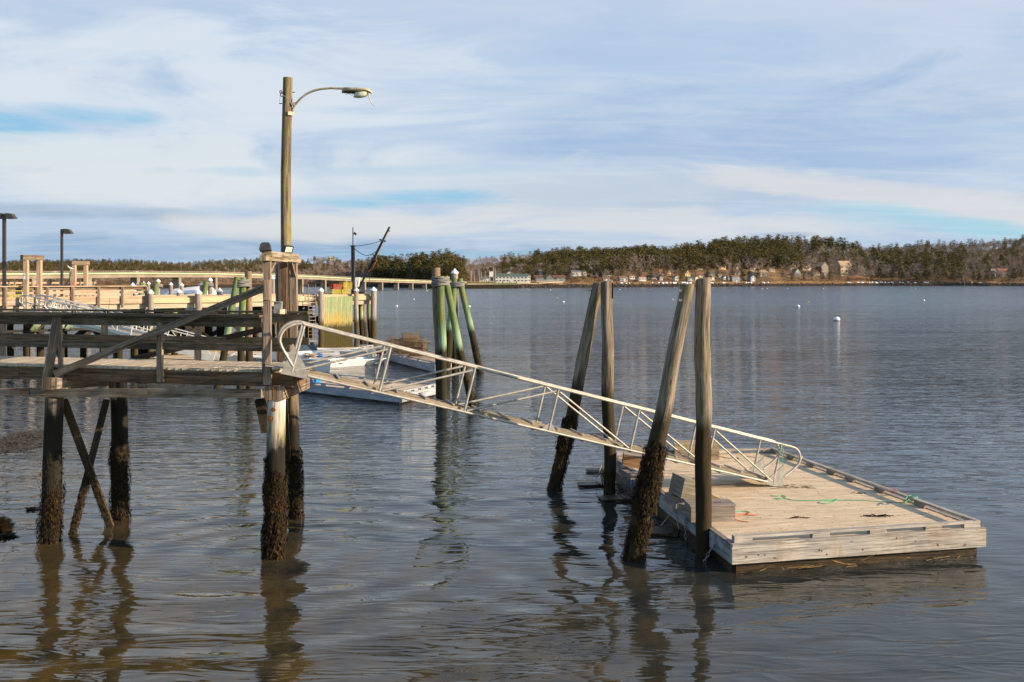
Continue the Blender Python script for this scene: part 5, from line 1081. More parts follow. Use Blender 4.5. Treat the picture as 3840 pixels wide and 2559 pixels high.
mb = MB(); mb.beam(N(-.18, .1, ZN-.12), N(-.18, WD, ZN-.12), .05, .18); mb.build('end_board', 'fascia_wood', npier)
# rails
def rail(t_, z, s0_, s1_, w_, h_, m, up=(0,0,1)): mb = MB(); mb.beam(N(s0_, t_, z), N(s1_, t_, z), w_, h_, up=up); return mb.build('rail', m, npier)
zt = 3.90
rail(-.06, zt+.018, sN(985), SE, .17, .036, 'rail_wood'); rail(-.035, zt-.09, sN(985), SE, .04, .15, 'rail_wood')
rail(WD+.02, zt+.035, sN(1160, WD), SE, .18, .036, 'rail_wood'); rail(WD-.02, zt-.075, sN(1160, WD), SE, .04, .15, 'rail_wood')
rail(-.02, 3.40, sN(1090), SE, .045, .115, 'rail_wood'); rail(WD, 3.42, sN(1160, WD), SE, .045, .12, 'rail_wood')
def npost(px, t_, z0, z1, w_, d_, m='post_wood', lean=0, name='post'):
    s_ = sN(px, t_); mb = MB(); mb.beam(N(s_+lean, t_, z0), N(s_, t_, z1), d_, w_, up=nd_); return mb.build(name, m, npier)
npost(601, -.075, 2.80, 3.80, .085, .09); npost(9, WD+.06, 2.7, 3.86, .09, .09); npost(392, WD+.06, 2.7, 3.86, .09, .09); npost(742, WD+.06, 2.62, 3.86, .09, .09)
# left bent: raking post pair and bracket
s_ = sN(205, -.1); mb = MB(); mb.beam(N(s_+.12, -.17, 2.78), N(s_-.04, -.07, 3.86), .09, .13, up=nd_); mb.build('raking_post', 'grey_wood', npier); mb = MB(); mb.beam(N(s_-.10, -.05, 2.82), N(s_-.07, -.05, 3.86), .05, .07, up=nd_); mb.build('raking_post', 'post_wood', npier)
mb = MB(); mb.beam(V(P(196, 1441, 16.85)), V(P(400, 1428, 18.6)), .17, .19); mb.build('bent_cap', 'box_wood', npier)
mb = MB(); mb.beam(P(175, 1440, 16.75), P(205, 1438, 16.98), .165, .2); mb.build('bent_cap', 'rail_wood', npier)
# long diagonal braces
mb = MB(); mb.beam(P(205, 1404, 17.0), P(996, 1078, 16.0), .04, .115, up=(0,0,1)); mb.build('brace', 'grey_wood', npier)
mb = MB(); mb.beam(P(505, 1345, 18.55), P(1000, 1232, 17.75), .04, .10); mb.build('brace', 'dark_wood', npier)
# wale in front of the piles, in three lengths
wy = [(118, 1475, 16.95), (560, 1474, 16.45), (985, 1476, 15.95)]
for (a, b_) in zip(wy, wy[1:]): mb = MB(); p, q = P(*a), P(*b_); d = (q-p).normalized(); mb.beam(p+d*.004, q-d*.004, .09, .135, jit=.003); mb.build('wale', 'old_beam', npier)
mb = MB(); mb.beam(P(-420, 1480, 17.7), P(117, 1470, 17.0), .12, .12, jit=.004); mb.build('wale', 'rotten_end', npier)
mb = MB(); mb.beam(P(120, 1459, 17.1), P(258, 1457, 17.0), .14, .03); mb.build('wale_pad', 'box_pale', npier)
# piles
def npile(label_, p0, p1, r0, r1, m, weed=None):
    mb = MB(); d = (p1-p0).normalized(); mb.log(p0-d*.5, p1, r0, r1, 28, rough=.06, bend=.012); o = mb.build('pile', m, npier)
    if label_: o['label'] = label_
    if weed:
        for (z0, z1, n, sz, side_) in weed:
            ax = lambda z: p0.lerp(p1, (z-p0.z)/(p1.z-p0.z)); w_ = weed_mb((ax(z0), ax(z1)), r0*1.0, n, sz)
            w_.build('seaweed', 'weed', o)
def top(px, py, Y): return P(px, py, Y)
npile('square looking bleached pile with dark weedy foot at left', Pz(188, 0, 17.15, 0), top(205, 1492, 17.15), .27/2*1.22, .15, 'pile_dark', [(.02, 1.0, 3400, .042, 0), (.8, 1.6, 500, .035, 0)])
npile('dark pile behind with thick weed on its right side', Pz(452, 0, 18.8, 0), top(445, 1430, 18.8), .15, .155, 'pile_dark', [(.02, 1.7, 4500, .042, 0)])
npile('bleached white pile with rusty bolts and thick brown weed', Pz(1030, 0, 16.2, 0), top(1037, 1497, 16.2), .155, .148, 'pile_bleached', [(-.05, 1.66, 12000, .042, 0), (0, .6, 1600, .07, 0)])
mb = MB(); c = top(1040, 1470, 16.2); mb.beam(c-nn_*.18+V((0,0,.0)), c+nn_*1.6, .30, .23, jit=.008); mb.build('beam_end', 'rotten_end', npier)
for py, r in ((1532, .035), (1565, .045)): c = top(1034 if py < 1540 else 1024, py, 16.2)-V((0,.145,0)); mb = MB(); mb.tube([c+V((0,.02,0)), c-V((0,.03,0))], r, 8); mb.tube([c-V((0,.03,0)), c-V((0,.06,0))], r*.5, 6); mb.build('bolt', 'rust', npier)
mb = MB(); mb.tube([top(1010, 1435, 16.0), top(1025, 1440, 15.9), top(1045, 1437, 15.9), top(1055, 1448, 15.95)], .008, 5); mb.tube([top(1022, 1440, 15.9), top(1024, 1500, 15.98)], .01, 5); mb.build('iron_strap', 'rust', npier)
mb = MB(); mb.beam(top(975, 1500, 16.5), top(1000, 1620, 16.7), .09, .16, up=(1,0,0)); mb.build('knee_brace', 'dark_wood', npier); mb = MB(); mb.beam(top(1068, 1500, 17.3), G(1078, 1905)+V((0,.3,0)), .07, .09, up=(1,0,0)); mb.build('knee_brace', 'dark_wood', npier)
# X bracing between left bents
def xb(p, q, w_, wd): mb = MB(); mb.beam(p, q, .06, w_, up=(1,0,0)); o = mb.build('cross_brace', 'dark_wood', npier); d = (q-p); lo = q if q.z < p.z else p; hi = p if lo is q else q; weed_mb((lo, lo.lerp(hi, .55)), .06, wd, .045, 1.2).build('seaweed', 'weed', o)
xb(top(238, 1500, 17.4), Pz(420, 0, 18.3, -.1), .13, 420); xb(top(400, 1500, 18.6), Pz(262, 0, 17.6, -.15), .11, 900)
mb = MB(); mb.beam(top(418, 1426, 18.35), top(425, 1500, 18.35), .05, .1, up=(1,0,0)); mb.build('cleat_board', 'mossy_wood', npier)
# stray straws
mb = MB(); [mb.tube([top(474, 1452, 18.6), top(474+random.uniform(-5, 20), 1452+random.uniform(5, 75), 18.5)], .004, 3) for _ in range(5)]; tag(mb.build('dry_grass', 'wire_yellow', base=top(474, 1452, 18.6)), 'few dry yellow stalks caught behind the near pier', 'grass', kind='stuff')

# ------------------------------------------------------------------ gate frame at the head of the gangway
gf = thing('gate_frame', 'weathered timber gate frame over the head of the gangway', 'gate', N(.3, .7, ZN)); Yf, Yb2 = 15.98, 17.75
mb = MB(); mb.beam(P(1004, 1443, Yf), P(1002, 979, Yf), .10, .115, up=(1,0,0)); mb.build('post', 'post_wood', gf); mb = MB(); mb.beam(P(1000, 1125, Yf-.07), P(1000, 1050, Yf-.07), .03, .09, up=(1,0,0)); mb.build('splice_block', 'post_wood', gf)
mb = MB(); mb.beam(P(991, 1440, Yf+.12), P(990, 1208, Yf+.12), .05, .06, up=(1,0,0)); mb.build('post', 'grey_wood', gf)
mb = MB(); mb.beam(P(1104, 1360, Yb2), P(1101, 981, Yb2), .115, .12, up=(1,0,0)); mb.build('post', 'post_wood', gf)
mb = MB(); mb.beam(P(985, 968, Yf-.35), P(1118, 977, Yb2+.15), .10, .085); mb.build('header', 'mossy_wood', gf); hz = .078
hd_ = (P(1118, 977, Yb2+.15)-P(985, 968, Yf-.35)).normalized(); sd2 = V((-hd_.y, hd_.x, 0)).normalized()
mb = MB(); mb.beam(P(1000, 953, Yf-.1), P(1105, 963, Yb2-.05), .15, .09, jit=.006); mb.build('cap_beam', 'mossy_wood', gf)
mb = MB(); mb.beam(P(1012, 1018, Yf+.1), P(1028, 981, Yf+.4), .04, .06, up=(1,0,0)); mb.build('knee_brace', 'post_wood', gf); mb = MB(); mb.beam(P(1102, 1036, Yb2-.05), P(1088, 981, Yb2-.35), .05, .07, up=(1,0,0)); mb.build('knee_brace', 'post_wood', gf)
for k, (px, w_, m, y1) in enumerate(((1060, .17, 'dark_wood', 1178), (1074, .08, 'fascia_wood', 1172), (1086, .06, 'dark_wood', 1178), (1043, .05, 'mossy_wood', 1110))):
    mb = MB(); mb.beam(P(px, 1365 if k != 1 else y1, 17.95+.05*k), P(px-4, 985, 17.95+.05*k), .07, w_, up=(1,0,0)); mb.build('back_board', m if k else 'fascia_wood', gf)
mb = MB(); mb.tube([P(1045, 985, 17.8), P(1049, 1135, 17.8)], .016, 6); mb.build('conduit', 'galv', gf)
mb = MB(); mb.beam(P(1042, 1175, 17.65), P(1044, 1132, 17.65), .10, .135, up=(1,0,0)); mb.beam(P(1040, 1134, 17.6), P(1040, 1131, 17.6), .14, .15, up=(1,0,0)); mb.build('junction_box', 'grey_box', gf)
mb = MB(); mb.beam(P(1046, 1169, 17.45), P(1066, 1169, 17.5), .1, .085); mb.build('outlet_box', 'tan_box', gf); mb = MB(); mb.beam(P(1066, 1168, 17.5), P(1074, 1168, 17.5), .07, .06); mb.build('outlet_cover', 'galv', gf)
mb = MB(); c = P(1053, 987, 17.6); mb.tube([c+V((.02*math.cos(k*PI/5), 0, .03*math.sin(k*PI/5))) for k in range(11)], .007, 5); mb.build('ring', 'rope_red', gf)
def floodlight(label, c, aim, w_, h_, dp, m='bronze'):
    t = thing('floodlight', label, 'lamp', c); aim = V(aim).normalized(); x = aim.cross(V((0,0,1))).normalized(); u = x.cross(aim)
    def q(a, b_, z): return V(c)+x*a+u*b_+aim*z
    mb = MB(); mb.rings([[q(-w_*k, -h_*k, z), q(w_*k, -h_*k, z), q(w_*k, h_*k, z), q(-w_*k, h_*k, z)] for k, z in ((.55, -dp), (.9, -dp*.6), (1, 0), (1.05, .01), (1.05, .04), (.95, .04), (.93, .02))], smooth=False); mb.build('housing', m, t)
    mb = MB(); mb.poly([q(-w_*.9, -h_*.9, .03), q(w_*.9, -h_*.9, .03), q(w_*.9, h_*.9, .03), q(-w_*.9, h_*.9, .03)]); mb.build('lens', 'lens', t)
    mb = MB(); mb.tube([q(0, -h_, -dp*.4), V(c)-V((0,0,h_+.06))], .02, 6); mb.build('bracket', m, t); return t
floodlight('dark square floodlight facing left on the gate header end', P(996, 932, Yf-.1), (.02, -.25, -1), .085, .07, .09)
floodlight('small black floodlight tipped right with visible lens on the header', P(1079, 934, Yb2-.3), (.75, -.55, -.35), .085, .055, .11, 'black')

# ------------------------------------------------------------------ street light pole
sp = thing('street_light', 'tall lichened timber pole with curved arm and cobra head lamp', 'street lamp', Pz(1108, 0, 18.85, 0)); Yp = 18.85
mb = MB(); pts = [Pz(1108, 0, Yp, -.5), P(1098, 1500, Yp), P(1088, 1200, Yp), P(1073, 940, Yp), P(1072, 640, Yp), P(1077, 430, Yp), P(1079.5, 292, Yp)]; fine = []; 
for a, b_ in zip(pts, pts[1:]):
    for i in range(8): fine.append(a.lerp(b_, i/8))
fine.append(pts[-1]); mb.tube(fine, [lerp(.112, .087, i/(len(fine)-1)) for i in range(len(fine))], 28, True, .05); pole = mb.build('pole', 'lamp_pole', sp)
weed_mb((Pz(1114, 0, Yp, 0), P(1104, 1640, Yp)), .115, 3000, .05).build('seaweed', 'weed', pole)
mb = MB(); arm = [(1100, 428), (1098, 412), (1103, 400), (1113, 386), (1128, 370), (1150, 353), (1175, 341), (1205, 334), (1240, 331), (1290, 333)]; mb.tube([P(x, y, Yp-.0-i*.02) for i, (x, y) in enumerate(arm)], .022, 10); mb.build('arm', 'lamp_shell', sp)
mb = MB(); mb.beam(P(1090, 388, Yp-.05), P(1116, 388, Yp-.05), .05, .03); mb.beam(P(1094, 392, Yp-.05), P(1106, 392, Yp-.05), .06, .045); mb.beam(P(1079, 425, Yp-.12), P(1101, 427, Yp-.05), .03, .07); mb.build('bracket', 'lamp_shell', sp)
mb = MB()
for px, py, r in ((1053, 345, .022), (1057, 356, .030)): c = P(px, py, Yp-.05); mb = MB(); mb.tube([c+V((r*math.cos(k*PI/5), 0, r*math.sin(k*PI/5))) for k in range(11)], .009, 5); mb.build('eye_hook', 'rust', sp)
for a_, b_ in (((1094, 347), (1106, 347)), ((1047, 389), (1058, 389))): mb = MB(); mb.tube([P(*a_, Yp), P(*b_, Yp)], .009, 5); mb.build('bolt', 'rust', sp)
mb = MB(); mb.tube([P(1060, 357, Yp-.1), P(1075, 366, Yp-.11), P(1085, 376, Yp-.11)], .004, 4); mb.tube([P(1053, 360, Yp-.05), P(1049, 375, Yp-.05), P(1050, 385, Yp-.05)], .003, 4); mb.build('wire', 'rope_tan', sp)
# lamp head: long shell, open underside, bowl
hl = [(1283, 345, .030, .0), (1286, 337, .055, .0), (1320, 337, .085, .0), (1360, 339, .105, 0), (1380, 341, .10, 0), (1392, 346, .07, 0), (1396, 352, .03, 0)]
mb = MB(); rs = []
for px, py, hw, _ in hl:
    c = P(px, py, Yp-.15); hh = .044 if px < 1385 else .03; rs.append([c+V((0, hw*math.cos(a), hh*max(-.75, math.sin(a))*1.0)) for a in [2*PI*k/14 for k in range(14)]])
mb.rings(rs); mb.build('lamp_housing', 'lamp_shell', sp)
mb = MB(); c = P(1357, 352, Yp-.15); mb.rings([[c+V((-.02*i+.135*k*math.cos(a), .10*k*math.sin(a), -z-.03*k*math.cos(a)*-.2)) for a in [2*PI*j/16 for j in range(16)]] for i, (k, z) in enumerate(((1, -.02), (1, .03), (.9, .06), (.5, .075), (.05, .08)))]); mb.build('lamp_bowl', 'lens', sp)
mb = MB(); mb.beam(P(1283, 346, Yp-.15), P(1335, 350, Yp-.15), .09, .02); mb.tube([P(1296, 350, Yp-.2), P(1297, 356, Yp-.2), P(1306, 352, Yp-.2), P(1318, 358, Yp-.2), P(1327, 354, Yp-.2)], .004, 4); mb.build('door_flap', 'dark_wood', sp)
mb = MB(); mb.tube([P(1381, 348, Yp-.2), P(1384, 366, Yp-.2), P(1390, 382, Yp-.2), P(1397, 391, Yp-.2), P(1403, 399, Yp-.2)], .009, 6); mb.build('hanging_gasket', 'lamp_shell', sp)
# ------------------------------------------------------------------ aluminium gangway
gn0, gn1 = V((-3.51, 15.7, 3.06)), V((5.23, 19.5, .50)); d = (gn1-gn0).normalized(); hd = V((d.x, d.y, 0)).normalized(); sdv = V((-.245, .9695, 0)); GW = .83
gu = (V((0,0,1))-d*d.z).normalized(); GL = (gn1-gn0).length; TH_ = .775
def Q(t_, s_, u_): return gn0+d*(GL*t_)+sdv*s_+gu*u_
gw = thing('gangway', 'long aluminium truss gangway sloping from the near pier to the float', 'gangway', gn0.lerp(gn1, .5))
ts = [.004, .153, .309, .475, .648, .822, .985]
for s_ in (0, GW):
    r = .0225
    # top chord with rounded ends
    pts = [Q(.0, s_, TH_*.12)+d*.03, Q(0, s_, TH_*.45)-d*.22, Q(0, s_, TH_*.62)-d*.28, Q(0, s_, TH_*.80)-d*.25, Q(0, s_, TH_*.93)-d*.15, Q(0, s_, TH_)-d*.02, Q(.02, s_, TH_)]
    pts += [Q(t_, s_, TH_) for t_ in (.2, .4, .6, .8, .97)]+[Q(1, s_, TH_)+d*.12, Q(1, s_, TH_*.96)+d*.26, Q(1, s_, TH_*.85)+d*.35, Q(1, s_, TH_*.70)+d*.38, Q(1, s_, TH_*.5)+d*.30, Q(1, s_, TH_*.22)+d*.08]
    sm = []
    for i in range(len(pts)-1):
        p0_, p1_, p2_, p3_ = pts[max(0, i-1)], pts[i], pts[i+1], pts[min(len(pts)-1, i+2)]
        for k in range(4):
            f = k/4; sm.append(.5*((2*p1_)+(p2_-p0_)*f+(2*p0_-5*p1_+4*p2_-p3_)*f*f+(3*p1_-p0_-3*p2_+p3_)*f**3))
    sm.append(pts[-1]); mb = MB(); mb.tube(sm, r*1.1, 10); mb.build('top_rail', 'alu', gw)
    mb = MB(); mb.tube([Q(.03, s_, 0), Q(.97, s_, 0)], r, 10); mb.build('bottom_chord', 'alu', gw)
    for t_ in ts: mb = MB(); mb.tube([Q(t_, s_, 0), Q(t_, s_, TH_-.02)], r*.95, 9); mb.build('post', 'alu', gw)
    for k in range(6):
        a, b_ = (Q(ts[k], s_, .03), Q(ts[k+1], s_, TH_-.06)) if k < 3 else (Q(ts[k], s_, TH_-.06), Q(ts[k+1], s_, .03))
        a = a+d*.04; b_ = b_-d*.04; mb = MB(); mb.tube([a, b_], r*.85, 9); mb.build('diagonal', 'alu', gw)
    for t0, dl_ in ((0, 1), (1, -1)):      # gusset plates at the ends
        c = Q(t0, s_+.0, 0); mb = MB(); mb.prism([c-gu*.06-d*.13*dl_-sdv*.012, c-gu*.05+d*.30*dl_-sdv*.012, c+gu*.01+d*.34*dl_-sdv*.012, c+gu*.40-d*.02*dl_-sdv*.012, c+gu*.36-d*.05*dl_-sdv*.012], sdv*.024); mb.build('gusset', 'alu_plate', gw)
    c = Q(ts[3], s_, 0); mb = MB(); mb.prism([c-d*.16-sdv*.006, c+d*.16-sdv*.006, c+d*.05+gu*.13-sdv*.006, c-d*.05+gu*.13-sdv*.006], sdv*.012); mb.build('gusset', 'alu_plate', gw)
M['gang_wood'] = wood('grey_gangway_boards', (.42,.34,.245), (.26,.20,.135), (.16,.14,.07), .5, crack=.4)
mb = MB(); nb = 9
for k in range(nb): s_ = .07+(GW-.14)*(k+.5)/nb; mb.beam(Q(.02, s_, .035), Q(.985, s_, .035), (GW-.14)/nb*.9, .04, up=gu, jit=.001)
mb.build('walkway', 'gang_wood', gw)
for k in range(19): t_ = .03+.93*k/18; mb = MB(); mb.beam(Q(t_, .05, .075), Q(t_, GW-.05, .075), .035, .022, up=gu); mb.build('cleat', 'alu', gw)
for k in range(10): t_ = .04+.92*k/9; mb = MB(); mb.beam(Q(t_, 0, -.02), Q(t_, GW, -.02), .05, .05, up=gu); mb.build('cross_member', 'alu_plate', gw)
mb = MB(); a0 = Q(0, .12, .03); a1 = Q(0, GW-.12, .03); mb.prism([a0, a1, a1-hd*.38+V((0,0,.06)), a0-hd*.38+V((0,0,.06))], (0, 0, .012)); mb.build('landing_flap', 'alu', gw)
mb = MB(); a0 = Q(1, .15, -.03); a1 = Q(1, GW-.15, -.03); mb.prism([a0, a1, a1+hd*.05-V((0,0,.03)), a0+hd*.05-V((0,0,.03))], (0, 0, .015)); mb.build('foot_plate', 'alu_plate', gw)
c = Q(ts[-1], 0, TH_); mb = MB(); mb.tube([c+V((.02, -.04, .02)), c+V((-.03, -.05, -.04)), c+V((.03, -.04, -.1)), c+V((.0, -.06, -.22)), c+V((.01, -.05, -.42))], .007, 5); mb.tube([c+V((-.04,-.03,-.02)), c+V((-.09,-.05,-.1)), c+V((-.05,-.05,-.14))], .008, 5); tag(mb.build('frayed_cord', 'rope_green', base=c), 'pale green frayed cord tied to the lower end of the gangway', 'rope')

# ------------------------------------------------------------------ big float
zd = .47
FC = [at(2752, 2043, .455), at(3678, 1982, .455), at(2902, 1699, .455), at(2306, 1713, .455)]
bf = thing('dock_float', 'large pale boarded landing float with toe rails at the foot of the gangway', 'float', (FC[0]+FC[1]+FC[2]+FC[3])/4)
c = [V((p.x, p.y, 0)) for p in FC]; ctr = (c[0]+c[1]+c[2]+c[3])/4; zt = .465
mb = MB(); ny = 56
for i in range(ny):
    a = c[0].lerp(c[3], (i+.5)/ny); b_ = c[1].lerp(c[2], (i+.5)/ny); w_ = (c[3]-c[0]).length/ny; sp_ = random.uniform(.3, .7); mdl = a.lerp(b_, sp_); zz_ = V((0,0,zt-.02+random.uniform(-.0015, .0015))); e = (b_-a).normalized()
    mb.beam(a+zz_, mdl+zz_-e*.002, w_*.982, .04); mb.beam(mdl+zz_+e*.002, b_+zz_, w_*.982, .04)
mb.build('deck', 'float_deck', bf)
mb = MB(); mb.poly([p+(ctr-p)*.03+V((0,0,zt-.05)) for p in c]); mb.build('subfloor', 'dark_wood', bf)
fm = ['float_wood', 'float_wood', 'float_wood', 'float_shade']
for i in range(4):
    a, b_ = c[i], c[(i+1) % 4]; e = (b_-a).normalized(); nn = V((e.y, -e.x, 0)); ex = .055 if i % 2 == 0 else 0
    segs_ = [(0, 1)] if i != 3 else [(0, .33), (.33, .66), (.66, 1)]
    for f0, f1 in segs_:
        p, q = a.lerp(b_, f0), a.lerp(b_, f1)
        mb = MB(); mb.beam(p+nn*.03-e*(ex if f0 == 0 else -.004)+V((0,0,.31)), q+nn*.03+e*(ex if f1 == 1 else -.004)+V((0,0,.31)), .055, .285, jit=.0015); mb.build('fascia', fm[i], bf)
    mb = MB(); mb.beam(a+nn*.02-e*ex*.9+V((0,0,zt-.005)), b_+nn*.02+e*ex*.9+V((0,0,zt-.005)), .09, .035); mb.build('edge_board', fm[i] if i != 3 else 'box_wood', bf)
    k1, k2 = a+(ctr-a)*.025, b_+(ctr-b_)*.025; mb = MB(); mb.beam(k1+V((0,0,-.02)), k2+V((0,0,-.02)), .10, .36, jit=.002); mb.build('waterline_timber', 'wet_skirt', bf)
    if i == 3: continue
    fr = {0: [.02, .075, .43, .66, .86, .985], 1: [.01, .17, .36, .51, .63, .77, .91, .985], 2: [.02, .3, .6, .97]}[i]
    L_ = (b_-a).length; 
    blk = {0: [.025, .34, .57, .80, .985][:5], 1: [.02, .21, .385, .53, .63, .745, .87, .98], 2: [.02, .32, .62, .96]}[i]
    for f in blk:
        s_ = max(.16, min(L_-.16, L_*f)); p = a+e*s_-nn*.045+V((0,0,zt+.045)); mb = MB(); mb.beam(p-e*.15, p+e*.15, .09, .062, jit=.002); mb.build('block', 'box_wood' if i == 1 else 'float_wood', bf)
    mb = MB(); z_ = zt+.076+.02+(.0025 if i % 2 else 0); mb.beam(a-nn*.045+e*.01+V((0,0,z_)), b_-nn*.045-e*.01+V((0,0,z_)), .095, .04, jit=.002); mb.build('toe_rail', 'float_wood', bf)
# left edge blocks
for f, ln in ((.40, .45), (.10, .3)):
    a, b_ = c[3], c[0]; e = (b_-a).normalized(); nn = V((e.y, -e.x, 0)); p = a.lerp(b_, 1-f)
    if f == .40: mb = MB(); mb.beam(p-e*.35+nn*.09+V((0,0,.37)), p+e*.3+nn*.09+V((0,0,.37)), .07, .10); mb.build('fender', 'float_wood', bf)
a, b_ = c[3], c[0]; e = (b_-a).normalized(); nn = V((e.y, -e.x, 0))
for f in (.12, .33): p = a.lerp(b_, f); mb = MB(); mb.beam(p+nn*.085-e*.35+V((0,0,.29)), p+nn*.085+e*.35+V((0,0,.29)), .04, .16); mb.build('fender', 'float_wood', bf)
p = a.lerp(b_, .90); mb = MB(); mb.beam(p+nn*.075-e*.10+V((0,0,.32)), p+nn*.075+e*.10+V((0,0,.32)), .03, .25); mb.build('plate', 'white_board', bf)
chain('loose chain hung from the left side of the float near its front corner', [p+nn*.09+e*.22+V((0,0,.36)), p+nn*.14+e*.12+V((0,0,.22)), p+nn*.2+e*.02+V((0,0,.02)), p+nn*.24+V((0,0,-.1))], .02)
p = a.lerp(b_, .73); chain('straight chain hanging beside the tall right pile at the float', [p+nn*.10+V((0,0,.42)), p+nn*.10+V((0,0,-.1))], .02)
p = a.lerp(b_, .155); chain('short chain on the left side of the float near the far pile', [p+nn*.12+V((0,0,.42)), p+nn*.15+V((0,0,.2))], .022)
for _ in range(16):
    f = random.uniform(.03, .97); p = c[0].lerp(c[1], f); e0 = (c[1]-c[0]).normalized(); n0 = V((e0.y, -e0.x, 0)); p = p+n0*.058+V((0,0,random.uniform(.2, .42))); mb = MB(); mb.tube([p, p+n0*.004], random.uniform(.009, .016), 8); mb.build('nail_head', 'rust', bf)
# dry reeds caught at the waterline
mb = MB()
for _ in range(15):
    f = random.choice([random.uniform(.42, .56), random.uniform(.05, .95)]); p = c[0].lerp(c[1], f); e0 = (c[1]-c[0]).normalized(); n0 = V((e0.y, -e0.x, 0)); p = p+n0*.06+V((0,0,random.uniform(.01, .09))); q = p+e0*random.uniform(-.35, .35)+V((0,0,random.uniform(-.05, .12 if f > .4 and f < .58 else .03)))+n0*.03; mb.tube([p, q], .004, 4)
M['weed_bed'] = flat('speckled_weed_bed', (.085,.06,.035), .9, 0, .45, 5)
M['reed'] = flat('dry_reed', (.30, .18, .05), .8); tag(mb.build('reeds', 'reed', base=c[0]), 'dry golden reeds caught on the waterline of the float', 'reeds', kind='stuff')

def crate(label, cpt, lx, ly, lz, rz, m, lidm=None, tilt=None, name='timber_box'):
    """hollow-looking plank box with a lid"""
    t = thing(name, label, 'box', cpt); t.rotation_euler = (0, 0, 0)
    Rm = Matrix.Rotation(rz, 3, 'Z') @ (Matrix.Rotation(tilt[0], 3, tilt[1]) if tilt else Matrix.Identity(3))
    def q(a, b_, z): return V(cpt)+Rm @ V((a*lx, b_*ly, z*lz))
    for s_ in (-1, 1):
        mb = MB()
        for k in range(2): mb.beam(q(-.5, s_*.47, .25+.5*k), q(.5, s_*.47, .25+.5*k), ly*.06, lz*.495, up=Rm @ V((0,0,1)), jit=.001)
        mb.build('side', m, t)
        mb = MB(); mb.beam(q(s_*.485, -.44, .5), q(s_*.485, .44, .5), lx*.03, lz*.985, up=Rm @ V((0,0,1))); mb.build('end', m, t)
    mb = MB(); mb.beam(q(-.52, 0, 1.02), q(.52, 0, 1.02), ly*1.02, .022, up=Rm @ V((0,0,1)), jit=.001); mb.build('lid', lidm or m, t)
    mb = MB(); mb.beam(q(.1, -.1, 1.08), q(.24, -.1, 1.08), .03, .01); mb.build('hasp', 'rust', t); return t
p1 = at(2640, 1959, zt); p2 = at(2755, 1957, zt); rz = math.atan2((p2-p1).y, (p2-p1).x)
cc = (at(2586, 1960, zt)+at(2755, 1957, zt))/2+V((0, .22, 0)); lx = (at(2755, 1957, zt)-at(2590, 1960, zt)).length
crate('grey plank box with flat lid just right of the tall right pile', cc, lx, .46, .27, rz, 'box_wood')
crate('mossy sided box tilted on its blocks at the left float edge', at(2566, 1888, zt)+V((.02, .05, .10)), .42, .55, .34, .25, 'box_wood', tilt=(R(14), 'Y'))
crate('tilted box with orange brown front near the far left corner of the float', at(2390, 1778, zt)+V((.0, .1, .13)), .62, .40, .24, -.06, 'orange_wood', 'box_wood', tilt=(R(9), 'Y'))
crate('large tan box with pale lid standing at the far edge of the float', at(2608, 1722, zt)+V((.05, .2, 0)), .98, .60, .33, -.10, 'box_pale')
# chocks and bearers along the left edge
for k, (px, py, ln, w_, h_, rz_, lb) in enumerate(((2352, 1785, .75, .12, .10, -1.35, 'grey bearer under the orange fronted box'), (2400, 1796, .35, .13, .13, -.2, 'short block end under the orange fronted box'), (2545, 1885, .8, .12, .11, -1.2, 'grey bearer under the mossy tilted box'), (2585, 1925, .40, .14, .14, -1.0, 'short block between the mossy box and the tall pile'), (2300, 1729, .2, .12, .09, -.1, 'stub block beside the far pile on the float corner'))):
    p = at(px, py, zt)+V((0,0,h_/2)); mb = MB(); mb.box(p, ln, w_, h_, rz_); tag(mb.build('timber_block', 'box_wood', base=p), lb, 'timber')
mb = MB(); p = at(2690, 1880, zt); mb.prism([p+V((-.35,.1,0)), p+V((.12,.0,0)), p+V((.12,.3,0)), p+V((-.35,.35,0))], (0,0,.02)); mb.prism([p+V((-.35,.1,.02)), p+V((.10,.05,.02)), p+V((-.35,.1,.22))], (0,.2,0)); tag(mb.build('wedge_board', 'box_pale', base=p), 'tan wedge board behind the grey plank box', 'board')
# ropes
def rope(label, pts, r, m, z=None, name='rope'):
    pp = [at(x, y, (zt if z is None else z)+r+.004+(q[0] if q else 0)) for x, y, *q in pts]; sm = []
    for i in range(len(pp)-1):
        p0_, p1_, p2_, p3_ = pp[max(0, i-1)], pp[i], pp[i+1], pp[min(len(pp)-1, i+2)]
        for k in range(5): f = k/5; sm.append(.5*((2*p1_)+(p2_-p0_)*f+(2*p0_-5*p1_+4*p2_-p3_)*f*f+(3*p1_-p0_-3*p2_+p3_)*f**3))
    sm.append(pp[-1]); mb = MB(); mb.tube(sm, r, 6); return tag(mb.build(name, m, base=pp[0]), label, 'rope')
rope('long thin green rope snaking right across the float deck', [(2886, 1859), (2915, 1861), (2935, 1857), (2947, 1868), (2915, 1872), (2905, 1869), (2950, 1871), (2975, 1876), (3030, 1877), (3090, 1876), (3140, 1874), (3110, 1888), (3075, 1887), (3085, 1880), (3130, 1876), (3210, 1877), (3300, 1881), (3380, 1885), (3402, 1878), (3412, 1868, .02)], .0065, 'rope_green')
rope('green rope knotted round the right toe rail block', [(3395, 1873, .13), (3405, 1862, .13), (3425, 1868, .14), (3440, 1864, .14), (3425, 1857, .12), (3400, 1866, .1), (3412, 1880, .02), (3430, 1872, .1), (3445, 1878, .04)], .008, 'rope_green')
rope('red rope loop over the right toe rail', [(3353, 1853, .02), (3341, 1845, .1), (3347, 1836, .14), (3362, 1838, .13), (3355, 1850, .03)], .007, 'rope_red')
rope('short green rope end beside the grey plank box', [(2756, 1919), (2780, 1917), (2800, 1918), (2815, 1923)], .008, 'rope_green')
